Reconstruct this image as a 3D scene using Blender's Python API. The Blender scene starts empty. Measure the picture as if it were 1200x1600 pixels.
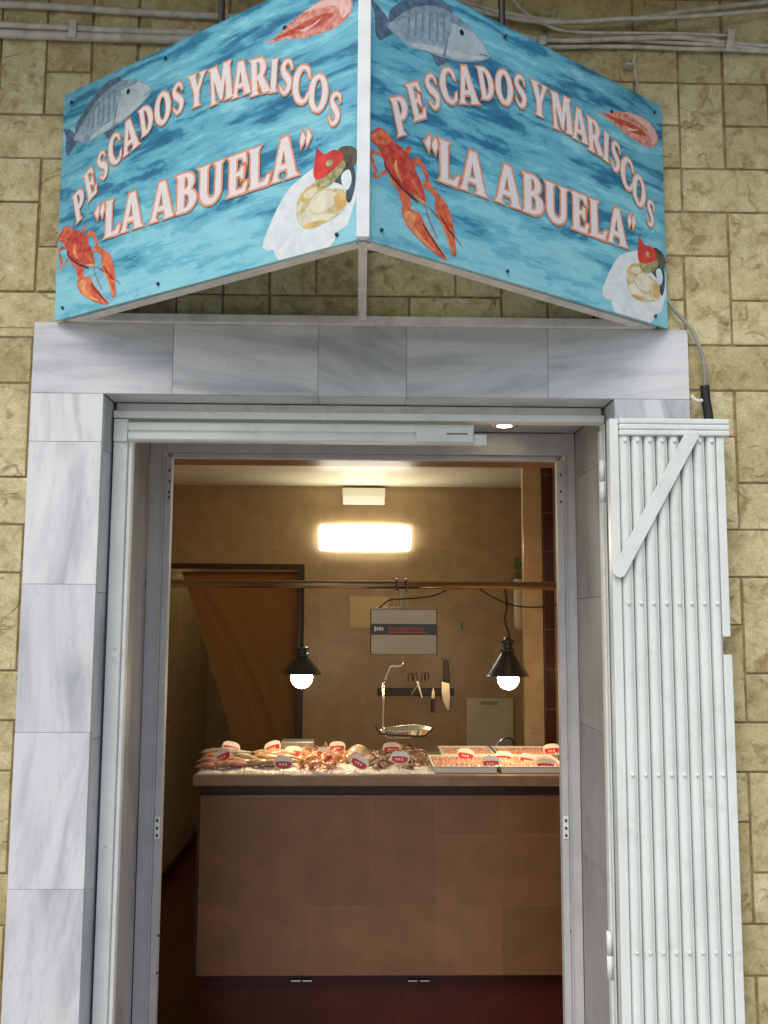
import bpy, bmesh, math, random
from mathutils import Vector, Matrix
from mathutils.geometry import tessellate_polygon
R = math.radians
rnd = random.Random(7)
C = bpy.context.scene.collection
SC = bpy.context.scene

# ------------------------------------------------------------------ camera
F, PITCH, YAW, ROLL = 1480.0, 0.1123, -0.0227, 0.0052
CAM = Vector((0, 0, 1.65))
MR = Matrix.Rotation(YAW, 3, 'Z') @ Matrix.Rotation(PITCH, 3, 'X') @ Matrix.Rotation(-ROLL, 3, 'Y')
cam = bpy.data.cameras.new('camera'); co = bpy.data.objects.new('camera', cam); C.objects.link(co)
cam.sensor_fit = 'VERTICAL'; cam.sensor_height = 24; cam.lens = F / 1600 * 24; cam.clip_end = 300; cam.clip_start = .02
m3 = Matrix((MR @ Vector((1, 0, 0)), MR @ Vector((0, 0, 1)), MR @ Vector((0, -1, 0)))).transposed()
co.matrix_world = Matrix.Translation(CAM) @ m3.to_4x4()
SC.camera = co

def ray(x, y):
    return MR @ Vector((x - 600, F, 800 - y))
def at(x, y, Y):
    r = ray(x, y); return CAM + r * (Y / r.y)
def X(x, y, Y): return at(x, y, Y).x
def Z(x, y, Y): return at(x, y, Y).z

# ------------------------------------------------------------------ light
w = bpy.data.worlds.new('World'); SC.world = w; w.use_nodes = True
nt = w.node_tree; bg = nt.nodes['Background']
sky = nt.nodes.new('ShaderNodeTexSky'); sky.sky_type = 'NISHITA'; sky.sun_disc = False
SUN_EL, SUN_AZ = 48, 205          # azimuth clockwise from +Y
sky.sun_elevation = R(SUN_EL); sky.sun_rotation = R(SUN_AZ); sky.dust_density = 3.0; sky.air_density = 1.0
nt.links.new(sky.outputs[0], bg.inputs[0]); bg.inputs[1].default_value = 0.10
sd = bpy.data.lights.new('sun', 'SUN'); sd.energy = 0.9; sd.angle = R(35); sd.color = (1, .97, .93)
so = bpy.data.objects.new('sun', sd); C.objects.link(so)
az = R(SUN_AZ); el = R(SUN_EL)
sdir = Vector((math.sin(az) * math.cos(el), math.cos(az) * math.cos(el), math.sin(el)))
so.rotation_euler = sdir.to_track_quat('Z', 'Y').to_euler(); so.location = (0, -5, 8)
SC.view_settings.view_transform = 'Standard'; SC.view_settings.look = 'None'
SC.view_settings.exposure = 0.5; SC.view_settings.gamma = 1
SC.cycles.max_bounces = 8; SC.cycles.sample_clamp_indirect = 4

# ------------------------------------------------------------------ materials
def mat(name, col, rough=.6, metal=0, nscale=0, namt=.15, bump=0, bscale=None, spec=.5, col2=None, emit=None, estr=0, stretch=None, coat=0, detail=6, grime=0, gcol=(.22, .17, .11), gscale=9):
    m = bpy.data.materials.new(name); m.use_nodes = True; t = m.node_tree; N = t.nodes; L = t.links
    b = N['Principled BSDF']; b.inputs['Roughness'].default_value = rough; b.inputs['Metallic'].default_value = metal
    b.inputs['Specular IOR Level'].default_value = spec
    if coat: b.inputs['Coat Weight'].default_value = coat; b.inputs['Coat Roughness'].default_value = .1
    b.inputs['Base Color'].default_value = (*col, 1)
    tc = N.new('ShaderNodeTexCoord'); mp = N.new('ShaderNodeMapping'); L.new(tc.outputs['Object'], mp.inputs[0])
    if stretch: mp.inputs['Scale'].default_value = stretch
    if nscale:
        n = N.new('ShaderNodeTexNoise'); n.inputs['Scale'].default_value = nscale; n.inputs['Detail'].default_value = detail
        L.new(mp.outputs[0], n.inputs[0])
        r = N.new('ShaderNodeValToRGB'); L.new(n.outputs[0], r.inputs[0])
        a = col2 or tuple(c * (1 - namt) for c in col); c2 = col if col2 else tuple(min(1, c * (1 + namt)) for c in col)
        r.color_ramp.elements[0].position = .35; r.color_ramp.elements[1].position = .65
        r.color_ramp.elements[0].color = (*a, 1); r.color_ramp.elements[1].color = (*c2, 1)
        L.new(r.outputs[0], b.inputs['Base Color'])
    if grime:
        src = b.inputs['Base Color'].links[0].from_socket if b.inputs['Base Color'].links else None
        g1 = N.new('ShaderNodeTexNoise'); g1.inputs['Scale'].default_value = gscale; g1.inputs['Detail'].default_value = 9; g1.inputs['Roughness'].default_value = .72; L.new(tc.outputs['Object'], g1.inputs[0])
        gr = N.new('ShaderNodeValToRGB'); L.new(g1.outputs[0], gr.inputs[0]); gr.color_ramp.elements[0].position = .54; gr.color_ramp.elements[1].position = .74
        gr.color_ramp.elements[0].color = (0, 0, 0, 1); gr.color_ramp.elements[1].color = (grime, grime, grime, 1)
        mx = N.new('ShaderNodeMix'); mx.data_type = 'RGBA'; L.new(gr.outputs[0], mx.inputs[0])
        if src: L.new(src, mx.inputs[6])
        else: mx.inputs[6].default_value = (*col, 1)
        mx.inputs[7].default_value = (*gcol, 1); L.new(mx.outputs[2], b.inputs['Base Color'])
    if bump:
        n2 = N.new('ShaderNodeTexNoise'); n2.inputs['Scale'].default_value = bscale or 40; n2.inputs['Detail'].default_value = 5
        L.new(mp.outputs[0], n2.inputs[0])
        bp = N.new('ShaderNodeBump'); bp.inputs['Strength'].default_value = bump; bp.inputs['Distance'].default_value = .004
        L.new(n2.outputs[0], bp.inputs['Height']); L.new(bp.outputs[0], b.inputs['Normal'])
    if emit:
        b.inputs['Emission Color'].default_value = (*emit, 1); b.inputs['Emission Strength'].default_value = estr
    return m

def node(t, typ, **kw):
    n = t.nodes.new(typ)
    for k, v in kw.items(): setattr(n, k, v)
    return n
def ramp(t, src, stops):
    r = t.nodes.new('ShaderNodeValToRGB'); t.links.new(src, r.inputs[0]); e = r.color_ramp.elements
    while len(e) < len(stops): e.new(.5)
    for i, (p, c) in enumerate(stops): e[i].position = p; e[i].color = (*c, 1) if len(c) == 3 else c
    return r
def mix(t, fac, a, b, mode='MIX'):
    m = t.nodes.new('ShaderNodeMix'); m.data_type = 'RGBA'; m.blend_type = mode
    for s, i in ((fac, 0), (a, 6), (b, 7)):
        if isinstance(s, (int, float)): m.inputs[i].default_value = s
        elif isinstance(s, tuple): m.inputs[i].default_value = (*s, 1)
        else: t.links.new(s, m.inputs[i])
    return m.outputs[2]

def stone_mat():
    m = mat('split_stone', (.5, .45, .27), rough=.85); t = m.node_tree; b = t.nodes['Principled BSDF']; L = t.links
    tc = node(t, 'ShaderNodeTexCoord'); at_ = node(t, 'ShaderNodeAttribute', attribute_name='rnd')
    off = node(t, 'ShaderNodeVectorMath', operation='MULTIPLY_ADD'); L.new(at_.outputs['Color'], off.inputs[0]); off.inputs[1].default_value = (31, 17, 23)
    L.new(tc.outputs['Object'], off.inputs[2]); V = off.outputs[0]
    def noise(s, d=6, dist=0, r=.6):
        n = node(t, 'ShaderNodeTexNoise'); n.inputs['Scale'].default_value = s; n.inputs['Detail'].default_value = d
        n.inputs['Distortion'].default_value = dist; n.inputs['Roughness'].default_value = r; L.new(V, n.inputs[0]); return n.outputs[0]
    base = ramp(t, noise(9, 5), [(.3, (.46, .41, .235)), (.5, (.58, .53, .315)), (.72, (.68, .63, .42))])
    sp = node(t, 'ShaderNodeSeparateColor'); L.new(at_.outputs['Color'], sp.inputs[0])
    tint = ramp(t, sp.outputs[0], [(0, (.84, .80, .72)), (.5, (.97, .97, .93)), (1, (1.05, 1.05, 1.05))])
    c = mix(t, 1.0, base.outputs[0], tint.outputs[0], 'MULTIPLY')
    mott = ramp(t, noise(26, 9, .6, .68), [(.34, (.70, .60, .42)), (.46, (.93, .89, .80)), (.60, (1.08, 1.07, 1.04))]); c = mix(t, .85, c, mott.outputs[0], 'MULTIPLY')
    grain = ramp(t, noise(160, 3), [(.3, (.82, .82, .8)), (.7, (1.1, 1.1, 1.1))])
    c = mix(t, 1.0, c, grain.outputs[0], 'MULTIPLY')
    # short winding brown cracks: the narrow band where a distorted noise crosses .5, only in patches
    cr = noise(9, 3, .8, .5)
    d = node(t, 'ShaderNodeMath', operation='SUBTRACT'); L.new(cr, d.inputs[0]); d.inputs[1].default_value = .5
    d2 = node(t, 'ShaderNodeMath', operation='ABSOLUTE'); L.new(d.outputs[0], d2.inputs[0])
    band = ramp(t, d2.outputs[0], [(0, (1, 1, 1)), (.018, (.75, .75, .75)), (.045, (0, 0, 0))])
    patch = ramp(t, noise(14, 3), [(.49, (0, 0, 0)), (.60, (1, 1, 1))])
    k = mix(t, 1.0, band.outputs[0], patch.outputs[0], 'MULTIPLY')
    pits = ramp(t, noise(22, 3, .5), [(.56, (0, 0, 0)), (.72, (1, 1, 1))])
    pp = mix(t, 1.0, pits.outputs[0], patch.outputs[0], 'MULTIPLY')
    k2 = mix(t, 1.0, k, pp, 'ADD')
    kk = mix(t, 1.0, k2, (.62, .62, .62), 'MULTIPLY')
    c = mix(t, kk, c, (.26, .18, .07))
    L.new(c, b.inputs['Base Color'])
    bp = node(t, 'ShaderNodeBump'); bp.inputs['Distance'].default_value = .007; bp.inputs['Strength'].default_value = .7
    inv = mix(t, k2, noise(30, 8), (0, 0, 0)); L.new(inv, bp.inputs['Height']); L.new(bp.outputs[0], b.inputs['Normal'])
    return m

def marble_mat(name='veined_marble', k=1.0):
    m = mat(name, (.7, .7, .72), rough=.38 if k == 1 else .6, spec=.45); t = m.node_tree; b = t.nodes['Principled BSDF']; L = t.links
    tc = node(t, 'ShaderNodeTexCoord'); a = node(t, 'ShaderNodeAttribute', attribute_name='rnd')
    sp = node(t, 'ShaderNodeSeparateColor'); L.new(a.outputs['Color'], sp.inputs[0])
    off = node(t, 'ShaderNodeVectorMath', operation='MULTIPLY_ADD'); L.new(a.outputs['Color'], off.inputs[0]); off.inputs[1].default_value = (0, 13, 9)
    L.new(tc.outputs['Object'], off.inputs[2])
    rot = node(t, 'ShaderNodeVectorRotate', rotation_type='Y_AXIS'); L.new(off.outputs[0], rot.inputs['Vector'])
    mu = node(t, 'ShaderNodeMath', operation='MULTIPLY'); L.new(sp.outputs[0], mu.inputs[0]); mu.inputs[1].default_value = 2 * math.pi; L.new(mu.outputs[0], rot.inputs['Angle'])
    mp = node(t, 'ShaderNodeMapping'); mp.inputs['Scale'].default_value = (1.1, 2, 7.0); L.new(rot.outputs[0], mp.inputs[0])
    def noise(s, d, dist, v):
        n = node(t, 'ShaderNodeTexNoise'); n.inputs['Scale'].default_value = s; n.inputs['Detail'].default_value = d; n.inputs['Distortion'].default_value = dist; L.new(v, n.inputs[0]); return n.outputs[0]
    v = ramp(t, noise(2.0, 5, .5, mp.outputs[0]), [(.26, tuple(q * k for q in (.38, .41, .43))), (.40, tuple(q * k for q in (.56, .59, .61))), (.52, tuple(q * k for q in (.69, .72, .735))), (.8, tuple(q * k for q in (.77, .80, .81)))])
    v2 = ramp(t, noise(3.2, 3, .3, mp.outputs[0]), [(.36, (.80, .80, .83)), (.5, (1, 1, 1))])
    c = mix(t, .45, v.outputs[0], v2.outputs[0], 'MULTIPLY')
    dn = noise(3.0, 4, 1.2, mp.outputs[0]); d1 = node(t, 'ShaderNodeMath', operation='SUBTRACT'); L.new(dn, d1.inputs[0]); d1.inputs[1].default_value = .47
    d2 = node(t, 'ShaderNodeMath', operation='ABSOLUTE'); L.new(d1.outputs[0], d2.inputs[0])
    vein = ramp(t, d2.outputs[0], [(0, (.80, .81, .84)), (.018, (1, 1, 1))]); c = mix(t, .5, c, vein.outputs[0], 'MULTIPLY')
    tone = ramp(t, sp.outputs[1], [(0, (.90, .90, .91)), (.5, (1.0, 1.0, 1.0)), (1, (1.08, 1.07, 1.06))]); c = mix(t, 1.0, c, tone.outputs[0], 'MULTIPLY')
    st = ramp(t, noise(6, 3, 0, tc.outputs['Object']), [(.62, (1, 1, 1)), (.8, (1, .97, .88))])
    c = mix(t, .8, c, st.outputs[0], 'MULTIPLY')
    L.new(c, b.inputs['Base Color'])
    bp = node(t, 'ShaderNodeBump'); bp.inputs['Distance'].default_value = .0006; bp.inputs['Strength'].default_value = .4
    L.new(noise(60, 3, 0, tc.outputs['Object']), bp.inputs['Height']); L.new(bp.outputs[0], b.inputs['Normal'])
    return m

def tile_mat(name, col, joint, tw, th, axis='X', rough=.22, x0=0, z0=0, var=.06, jw=.003):
    m = mat(name, col, rough=rough); t = m.node_tree; b = t.nodes['Principled BSDF']; L = t.links
    tc = node(t, 'ShaderNodeTexCoord'); s = node(t, 'ShaderNodeSeparateXYZ'); L.new(tc.outputs['Object'], s.inputs[0])
    cb = node(t, 'ShaderNodeCombineXYZ')
    L.new(s.outputs['X' if axis in 'XF' else 'Y'], cb.inputs[0]); L.new(s.outputs['Y' if axis == 'F' else 'Z'], cb.inputs[1])
    mp = node(t, 'ShaderNodeMapping'); mp.inputs['Location'].default_value = (-x0, -z0, 0); L.new(cb.outputs[0], mp.inputs[0])
    br = node(t, 'ShaderNodeTexBrick'); br.offset = 0; L.new(mp.outputs[0], br.inputs[0])
    br.inputs['Scale'].default_value = 1; br.inputs['Brick Width'].default_value = tw; br.inputs['Row Height'].default_value = th
    br.inputs['Mortar Size'].default_value = jw; br.inputs['Mortar Smooth'].default_value = .2; br.inputs['Bias'].default_value = 0
    br.inputs['Color1'].default_value = (*[c * (1 - var) for c in col], 1); br.inputs['Color2'].default_value = (*[c * (1 + var) for c in col], 1)
    br.inputs['Mortar'].default_value = (*joint, 1)
    n = node(t, 'ShaderNodeTexNoise'); n.inputs['Scale'].default_value = 11; n.inputs['Detail'].default_value = 6; L.new(tc.outputs['Object'], n.inputs[0])
    r = ramp(t, n.outputs[0], [(.3, (.85, .84, .82)), (.7, (1.08, 1.08, 1.08))])
    L.new(mix(t, 1.0, br.outputs[0], r.outputs[0], 'MULTIPLY'), b.inputs['Base Color'])
    bp = node(t, 'ShaderNodeBump', invert=True); bp.inputs['Distance'].default_value = .0015; bp.inputs['Strength'].default_value = .6
    L.new(br.outputs['Fac'], bp.inputs['Height']); L.new(bp.outputs[0], b.inputs['Normal'])
    return m

def water_mat():
    m = mat('printed_sea', (.1, .4, .5), rough=.38, spec=.4); t = m.node_tree; b = t.nodes['Principled BSDF']; L = t.links
    uv = node(t, 'ShaderNodeUVMap'); mp = node(t, 'ShaderNodeMapping'); L.new(uv.outputs[0], mp.inputs[0])
    mp.inputs['Rotation'].default_value = (0, 0, R(-3)); mp.inputs['Scale'].default_value = (2.1, 5.8, 1)
    def noise(s, d, dist, v, r=.55):
        n = node(t, 'ShaderNodeTexNoise'); n.inputs['Scale'].default_value = s; n.inputs['Detail'].default_value = d; n.inputs['Distortion'].default_value = dist; n.inputs['Roughness'].default_value = r; L.new(v, n.inputs[0]); return n.outputs[0]
    s = node(t, 'ShaderNodeSeparateXYZ'); L.new(uv.outputs[0], s.inputs[0])
    # the sea is calmer and lighter towards the print's lower edge
    g = ramp(t, s.outputs[1], [(.10, (.13, .13, .13)), (.34, (.0, .0, .0))])
    a = node(t, 'ShaderNodeMath', operation='ADD'); L.new(noise(1.7, 8, .25, mp.outputs[0], .66), a.inputs[0]); L.new(g.outputs[0], a.inputs[1])
    r = ramp(t, a.outputs[0], [(.38, (.022, .15, .27)), (.425, (.035, .205, .34)), (.462, (.05, .26, .40)), (.474, (.11, .40, .53)), (.53, (.15, .48, .61)), (.575, (.17, .52, .64)), (.59, (.25, .62, .72)), (.75, (.29, .66, .74))])
    fine = ramp(t, noise(6, 6, .3, mp.outputs[0], .7), [(.36, (.80, .86, .90)), (.5, (1, 1, 1)), (.66, (1.08, 1.07, 1.06))])
    c = mix(t, .8, r.outputs[0], fine.outputs[0], 'MULTIPLY')
    L.new(c, b.inputs['Base Color'])
    return m

M = {}
M['stone'] = stone_mat(); M['marble'] = marble_mat(); M['marble_darker'] = marble_mat('darker_reveal_marble', .58); M['water'] = water_mat()  # the reveal marble is the same veined marble, colour scaled darker
M['grout'] = mat('brown_grout', (.27, .20, .10), .95, nscale=30, namt=.3)
M['filler'] = mat('joint_filler', (.26, .25, .24), .8)
M['concrete'] = mat('concrete', (.30, .28, .24), .9, nscale=6, namt=.2, bump=.3)
M['asphalt'] = mat('paving', (.42, .40, .37), .85, nscale=8, namt=.2, bump=.3)
M['gate'] = mat('white_gate_paint', (.76, .82, .79), .38, nscale=5, namt=.04, bump=.08, bscale=180, grime=.22, gscale=14)
M['gate_dirty'] = mat('white_frame_paint', (.80, .84, .81), .58, nscale=9, namt=.08, bump=.1, bscale=120, grime=.45)
M['alu'] = mat('grey_aluminium', (.49, .50, .51), .6, nscale=14, namt=.06, grime=.25)
M['signframe'] = mat('sign_frame_paint', (.76, .74, .68), .5, nscale=12, namt=.1, grime=.5, gcol=(.25, .18, .1), gscale=20)
M['signwhite'] = mat('white_sign_profile', (.78, .84, .84), .35, nscale=20, namt=.05)
M['black'] = mat('black_rubber', (.012, .012, .013), .55)
M['bolt'] = mat('dark_bolt', (.02, .05, .07), .4, .3)
M['cable'] = mat('dusty_cable', (.52, .51, .44), .7, nscale=25, namt=.2)
M['conduit'] = mat('grey_cable', (.30, .31, .26), .6, nscale=25, namt=.15)
M['plaster'] = mat('ceiling_paint', (.70, .66, .50), .30, nscale=3, namt=.05, coat=.5)
M['soffit'] = mat('brown_soffit', (.30, .16, .10), .35, nscale=14, namt=.1)
M['walltile'] = tile_mat('beige_wall_tile', (.38, .265, .14), (.41, .295, .165), .262, .33, rough=.34, x0=.275, z0=.10)
M['sidetile'] = tile_mat('beige_side_tile', (.40, .31, .18), (.46, .38, .25), .262, .33, axis='Y')
M['countertile'] = tile_mat('counter_tile', (.20, .098, .045), (.225, .118, .058), .257, .268, x0=X(410, 1300, 3.86), z0=Z(600, 1325, 3.86), jw=.0026, rough=.28, var=.10)
M['redtile'] = tile_mat('dark_red_floor_tile', (.085, .014, .009), (.035, .011, .009), .3, .3, axis='F', rough=.3)
M['redtile2'] = tile_mat('dark_red_plinth_tile', (.075, .015, .010), (.062, .014, .010), .3, .15, rough=.3)
M['redcol'] = tile_mat('dark_red_column_tile', (.06, .016, .012), (.16, .09, .06), .4, .2, rough=.12)
M['pillar'] = tile_mat('pillar_tile', (.52, .38, .22), (.56, .43, .28), .5, .33, z0=.1)
M['darkwood'] = mat('dark_wood', (.035, .016, .008), .4, nscale=8, namt=.3, stretch=(8, 8, 1))
M['curtain'] = mat('ochre_curtain', (.40, .225, .09), .9, nscale=60, namt=.05, bump=.3, bscale=400)
M['brass'] = mat('brass_tube', (.36, .27, .16), .30, 1)
M['steel'] = mat('brushed_steel', (.27, .21, .14), .24, 1, bump=.5, bscale=6)
M['chrome'] = mat('chrome', (.75, .72, .66), .1, 1)
M['worktop'] = mat('stone_worktop', (.25, .155, .085), .35, nscale=20, namt=.15)
M['lampblack'] = mat('lamp_enamel', (.03, .028, .026), .3, nscale=10)
M['ice'] = mat('crushed_ice', (.80, .78, .72), .25, nscale=50, namt=.12, bump=1, bscale=90)
M['tagwhite'] = mat('tag_white', (.82, .80, .74), .4)
M['tagred'] = mat('tag_red', (.62, .035, .02), .4)
M['whiteplastic'] = mat('white_plastic', (.74, .74, .66), .4)
M['board'] = mat('pale_board', (.52, .48, .36), .4, nscale=6, namt=.08)
M['paper'] = mat('faded_paper', (.62, .48, .27), .7)
M['printgrey'] = mat('print_grey', (.22, .19, .14), .6)
M['leaf'] = mat('green_leaf', (.05, .13, .03), .5, nscale=12, namt=.3)
M['greybox'] = mat('grey_plastic', (.25, .23, .20), .3)
M['handle'] = mat('black_handle', (.02, .018, .015), .35)
M['redhandle'] = mat('dark_red_handle', (.10, .012, .01), .35)
M['blade'] = mat('knife_steel', (.75, .68, .52), .25, .9)
M['display'] = mat('dark_display', (.012, .008, .008), .15)
M['led'] = mat('red_digits', (.3, .03, .01), .4, emit=(1, .12, .03), estr=.06)
M['greenled'] = mat('green_print', (.02, .14, .09), .4)
def emis(name, col, s):
    m = mat(name, (.8, .8, .8), emit=col, estr=s); return m
M['tube_light'] = emis('fluorescent_diffuser', (1, .98, .90), 3.0)
M['bulb'] = emis('warm_bulb', (1, .80, .50), 22)
M['bulb2'] = emis('back_room_globe', (1, .80, .50), 26)
M['spot'] = emis('downlight_glow', (1, .78, .45), 14)
# fish stall
M['pinkfish'] = mat('pink_fish_skin', (.52, .26, .18), .25, nscale=30, namt=.35, coat=.4)
M['brownfish'] = mat('brown_fish_skin', (.50, .31, .18), .25, nscale=25, namt=.4, coat=.4)
M['silverfish'] = mat('silver_fish_skin', (.50, .44, .36), .22, nscale=30, namt=.3, coat=.5)
M['prawn'] = mat('orange_prawn', (.62, .30, .15), .25, nscale=40, namt=.3, coat=.5)
M['shell'] = mat('shellfish', (.60, .43, .32), .2, nscale=30, namt=.4, coat=.7)
M['squid'] = mat('pale_squid', (.66, .50, .33), .2, nscale=20, namt=.3, coat=.7)
M['mince'] = mat('red_shrimp', (.55, .17, .09), .3, nscale=60, col2=(.66, .46, .32), coat=.3)
# printed colours of the sign artwork
def pm(name, c, s=40, a=.16, c2=None, st=None): M[name] = mat(name, c, .38, nscale=s, namt=a, spec=.4, col2=c2, stretch=st)
pm('ink_white', (.80, .76, .76), 60, .04); pm('ink_orange', (.78, .33, .18), 60, .12)
pm('ink_fish', (.36, .47, .52), 55, c2=(.20, .31, .37)); pm('ink_fish_head', (.40, .50, .54), 30, .12); pm('ink_fin', (.09, .15, .22), 60, .35)
pm('ink_fish_back', (.22, .32, .38), 70, .3); pm('ink_fish_belly', (.48, .57, .60), 70, .12); pm('ink_stripe', (.17, .27, .34), 60, .2); pm('ink_eye', (.01, .015, .02), 20)
pm('ink_prawn', (.56, .14, .10), 70, c2=(.76, .42, .33)); pm('ink_prawn_dark', (.52, .09, .05), 60, .3); pm('ink_prawn_light', (.78, .50, .42), 60, .15)
pm('ink_cray', (.66, .11, .05), 60, c2=(.42, .03, .02)); pm('ink_cray_orange', (.78, .24, .09), 60, c2=(.56, .07, .03)); pm('ink_cray_light', (.80, .32, .12), 50, .2); pm('ink_cray_dark', (.16, .02, .02), 50, .3)
pm('ink_flesh2', (.76, .73, .56), 30, .12); pm('ink_shell', (.80, .85, .85), 50, c2=(.66, .74, .76)); pm('ink_shell_shade', (.70, .79, .79), 20, .08); pm('ink_tomato', (.62, .05, .035), 40, .25)
pm('ink_herb', (.20, .21, .07), 90, c2=(.50, .50, .25)); pm('ink_olive', (.10, .08, .05), 60, .4); pm('ink_flesh', (.74, .70, .50), 60, c2=(.50, .42, .20)); pm('ink_gold', (.66, .45, .14), 40, .2); pm('ink_dark', (.05, .08, .09), 60, .4)

# ------------------------------------------------------------------ object helpers
def origin(o):
    v = Vector((0, 0, 0))
    while o: v += o.location; o = o.parent
    return v
def obj(name, bm, m, parent=None, smooth=False, local=False):
    """links ONE mesh object; bm is in world coordinates unless local"""
    me = bpy.data.meshes.new(name)
    bmesh.ops.recalc_face_normals(bm, faces=bm.faces)
    if parent and not local: bmesh.ops.translate(bm, verts=bm.verts, vec=-origin(parent))
    if smooth:
        for f in bm.faces: f.smooth = True
    bm.to_mesh(me); bm.free()
    for x in (m if isinstance(m, (list, tuple)) else [m]): me.materials.append(M[x] if isinstance(x, str) else x)
    o = bpy.data.objects.new(name, me); C.objects.link(o); o.parent = parent
    if smooth == 'auto':
        me.shade_flat() if False else None
    return o
def tag(o, label=None, cat=None, group=None, kind=None):
    if label: o['label'] = label
    if cat: o['category'] = cat
    if group: o['group'] = group
    if kind: o['kind'] = kind
    return o
def thing(name, label, cat, loc, group=None, rz=0):
    o = bpy.data.objects.new(name, None); C.objects.link(o); o.location = loc; o.rotation_euler = (0, 0, rz); o.empty_display_size = .05
    return tag(o, label, cat, group)
def struct(name, bm, m): return tag(obj(name, bm, m), kind='structure')
def copy_tree(o, parent=None):
    c = o.copy(); C.objects.link(c); c.parent = parent
    for ch in [x for x in o.children]: copy_tree(ch, c)
    return c

def box(bm, x0, x1, y0, y1, z0, z1, bev=0, mi=0, seg=2):
    r = bmesh.ops.create_cube(bm, size=1); vs = r['verts']
    for v in vs:
        v.co = Vector(((x0 + x1) / 2 + v.co.x * abs(x1 - x0), (y0 + y1) / 2 + v.co.y * abs(y1 - y0), (z0 + z1) / 2 + v.co.z * abs(z1 - z0)))
    fs = list({f for v in vs for f in v.link_faces})
    if bev:
        es = list({e for v in vs for e in v.link_edges})
        rr = bmesh.ops.bevel(bm, geom=es, offset=bev, segments=seg, affect='EDGES', profile=.5)
        fs = list({f for q in rr['faces'] for v in q.verts for f in v.link_faces})
    for f in fs: f.material_index = mi
    return fs
def B(*a, **k):
    bm = bmesh.new(); box(bm, *a, **k); return bm
def orient_box(bm, p0, p1, w, d, up=Vector((0, 1, 0)), bev=0):
    """bar from p0 to p1: width w across, depth d along up"""
    p0, p1 = Vector(p0), Vector(p1); ax = (p1 - p0); ln = ax.length; ax.normalize()
    side = ax.cross(up).normalized(); u = side.cross(ax).normalized()
    r = bmesh.ops.create_cube(bm, size=1); vs = r['verts']; mid = (p0 + p1) / 2
    for v in vs: v.co = mid + side * v.co.x * w + u * v.co.y * d + ax * v.co.z * ln
    if bev: bmesh.ops.bevel(bm, geom=list({e for v in vs for e in v.link_edges}), offset=bev, segments=2, affect='EDGES', profile=.5)
def loft(bm, pts, rad, n=10, cap=True, flat=1.0, up=Vector((0, 0, 1))):
    """tube through pts; rad = one number, a list, or a list of (a, b)"""
    pts = [Vector(p) for p in pts]; rings = []
    for i, p in enumerate(pts):
        t = (pts[min(i + 1, len(pts) - 1)] - pts[max(i - 1, 0)]).normalized()
        u = up if abs(t.dot(up)) < .95 else Vector((1, 0, 0))
        s = t.cross(u).normalized(); v = s.cross(t).normalized()
        r = rad[i] if isinstance(rad, (list, tuple)) else rad
        a, b = r if isinstance(r, (list, tuple)) else (r, r * flat)
        rings.append([bm.verts.new(p + s * a * math.cos(2 * math.pi * k / n) + v * b * math.sin(2 * math.pi * k / n)) for k in range(n)])
    for a, b in zip(rings, rings[1:]):
        for k in range(n): bm.faces.new((a[k], a[(k + 1) % n], b[(k + 1) % n], b[k]))
    if cap: bm.faces.new(rings[0]); bm.faces.new(list(reversed(rings[-1])))
def cr(pts, k=6):
    """catmull-rom through 2-D or 3-D points"""
    P = [Vector(p) for p in pts]; P = [P[0] * 2 - P[1]] + P + [P[-1] * 2 - P[-2]]; out = []
    for i in range(1, len(P) - 2):
        for j in range(k):
            t = j / k; a, b, c, d = P[i - 1:i + 3]
            out.append(.5 * ((2 * b) + (c - a) * t + (2 * a - 5 * b + 4 * c - d) * t * t + (3 * b - a - 3 * c + d) * t ** 3))
    out.append(P[-2]); return out
def lathe(bm, c, prof, n=24, axis='Z'):
    rings = []
    for r, h in prof:
        rings.append([bm.verts.new(Vector(c) + (Vector((r * math.cos(2 * math.pi * k / n), r * math.sin(2 * math.pi * k / n), h)) if axis == 'Z' else Vector((r * math.cos(2 * math.pi * k / n), h, r * math.sin(2 * math.pi * k / n))))) for k in range(n)])
    for a, b in zip(rings, rings[1:]):
        for k in range(n): bm.faces.new((a[k], a[(k + 1) % n], b[(k + 1) % n], b[k]))
    if prof[0][0] > 1e-6: bm.faces.new(rings[0])
    if prof[-1][0] > 1e-6: bm.faces.new(list(reversed(rings[-1])))
    bmesh.ops.remove_doubles(bm, verts=bm.verts, dist=1e-6)
def prism(bm, prof, z0, z1):
    """closed XY profile extruded in Z"""
    a = [bm.verts.new((x, y, z0)) for x, y in prof]; b = [bm.verts.new((x, y, z1)) for x, y in prof]; n = len(a)
    for k in range(n): bm.faces.new((a[k], a[(k + 1) % n], b[(k + 1) % n], b[k]))
    bm.faces.new(a); bm.faces.new(list(reversed(b)))
def prism_xz(bm, prof, y0, y1):
    a = [bm.verts.new((x, y0, z)) for x, z in prof]; b = [bm.verts.new((x, y1, z)) for x, z in prof]; n = len(a)
    for k in range(n): bm.faces.new((a[k], a[(k + 1) % n], b[(k + 1) % n], b[k]))
    bm.faces.new(a); bm.faces.new(list(reversed(b)))
def ball(bm, c, r, seg=12, scale=(1, 1, 1), rot=None):
    rr = bmesh.ops.create_uvsphere(bm, u_segments=seg, v_segments=max(6, seg // 2), radius=1)
    m = (rot or Matrix.Identity(3))
    for v in rr['verts']: v.co = Vector(c) + m @ Vector((v.co.x * r * scale[0], v.co.y * r * scale[1], v.co.z * r * scale[2]))
    return rr['verts']
def set_rnd(bm, fs, col):
    l = bm.loops.layers.float_color.get('rnd') or bm.loops.layers.float_color.new('rnd')
    for f in fs:
        if f.is_valid:
            for lp in f.loops: lp[l] = (*col, 1)

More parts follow.
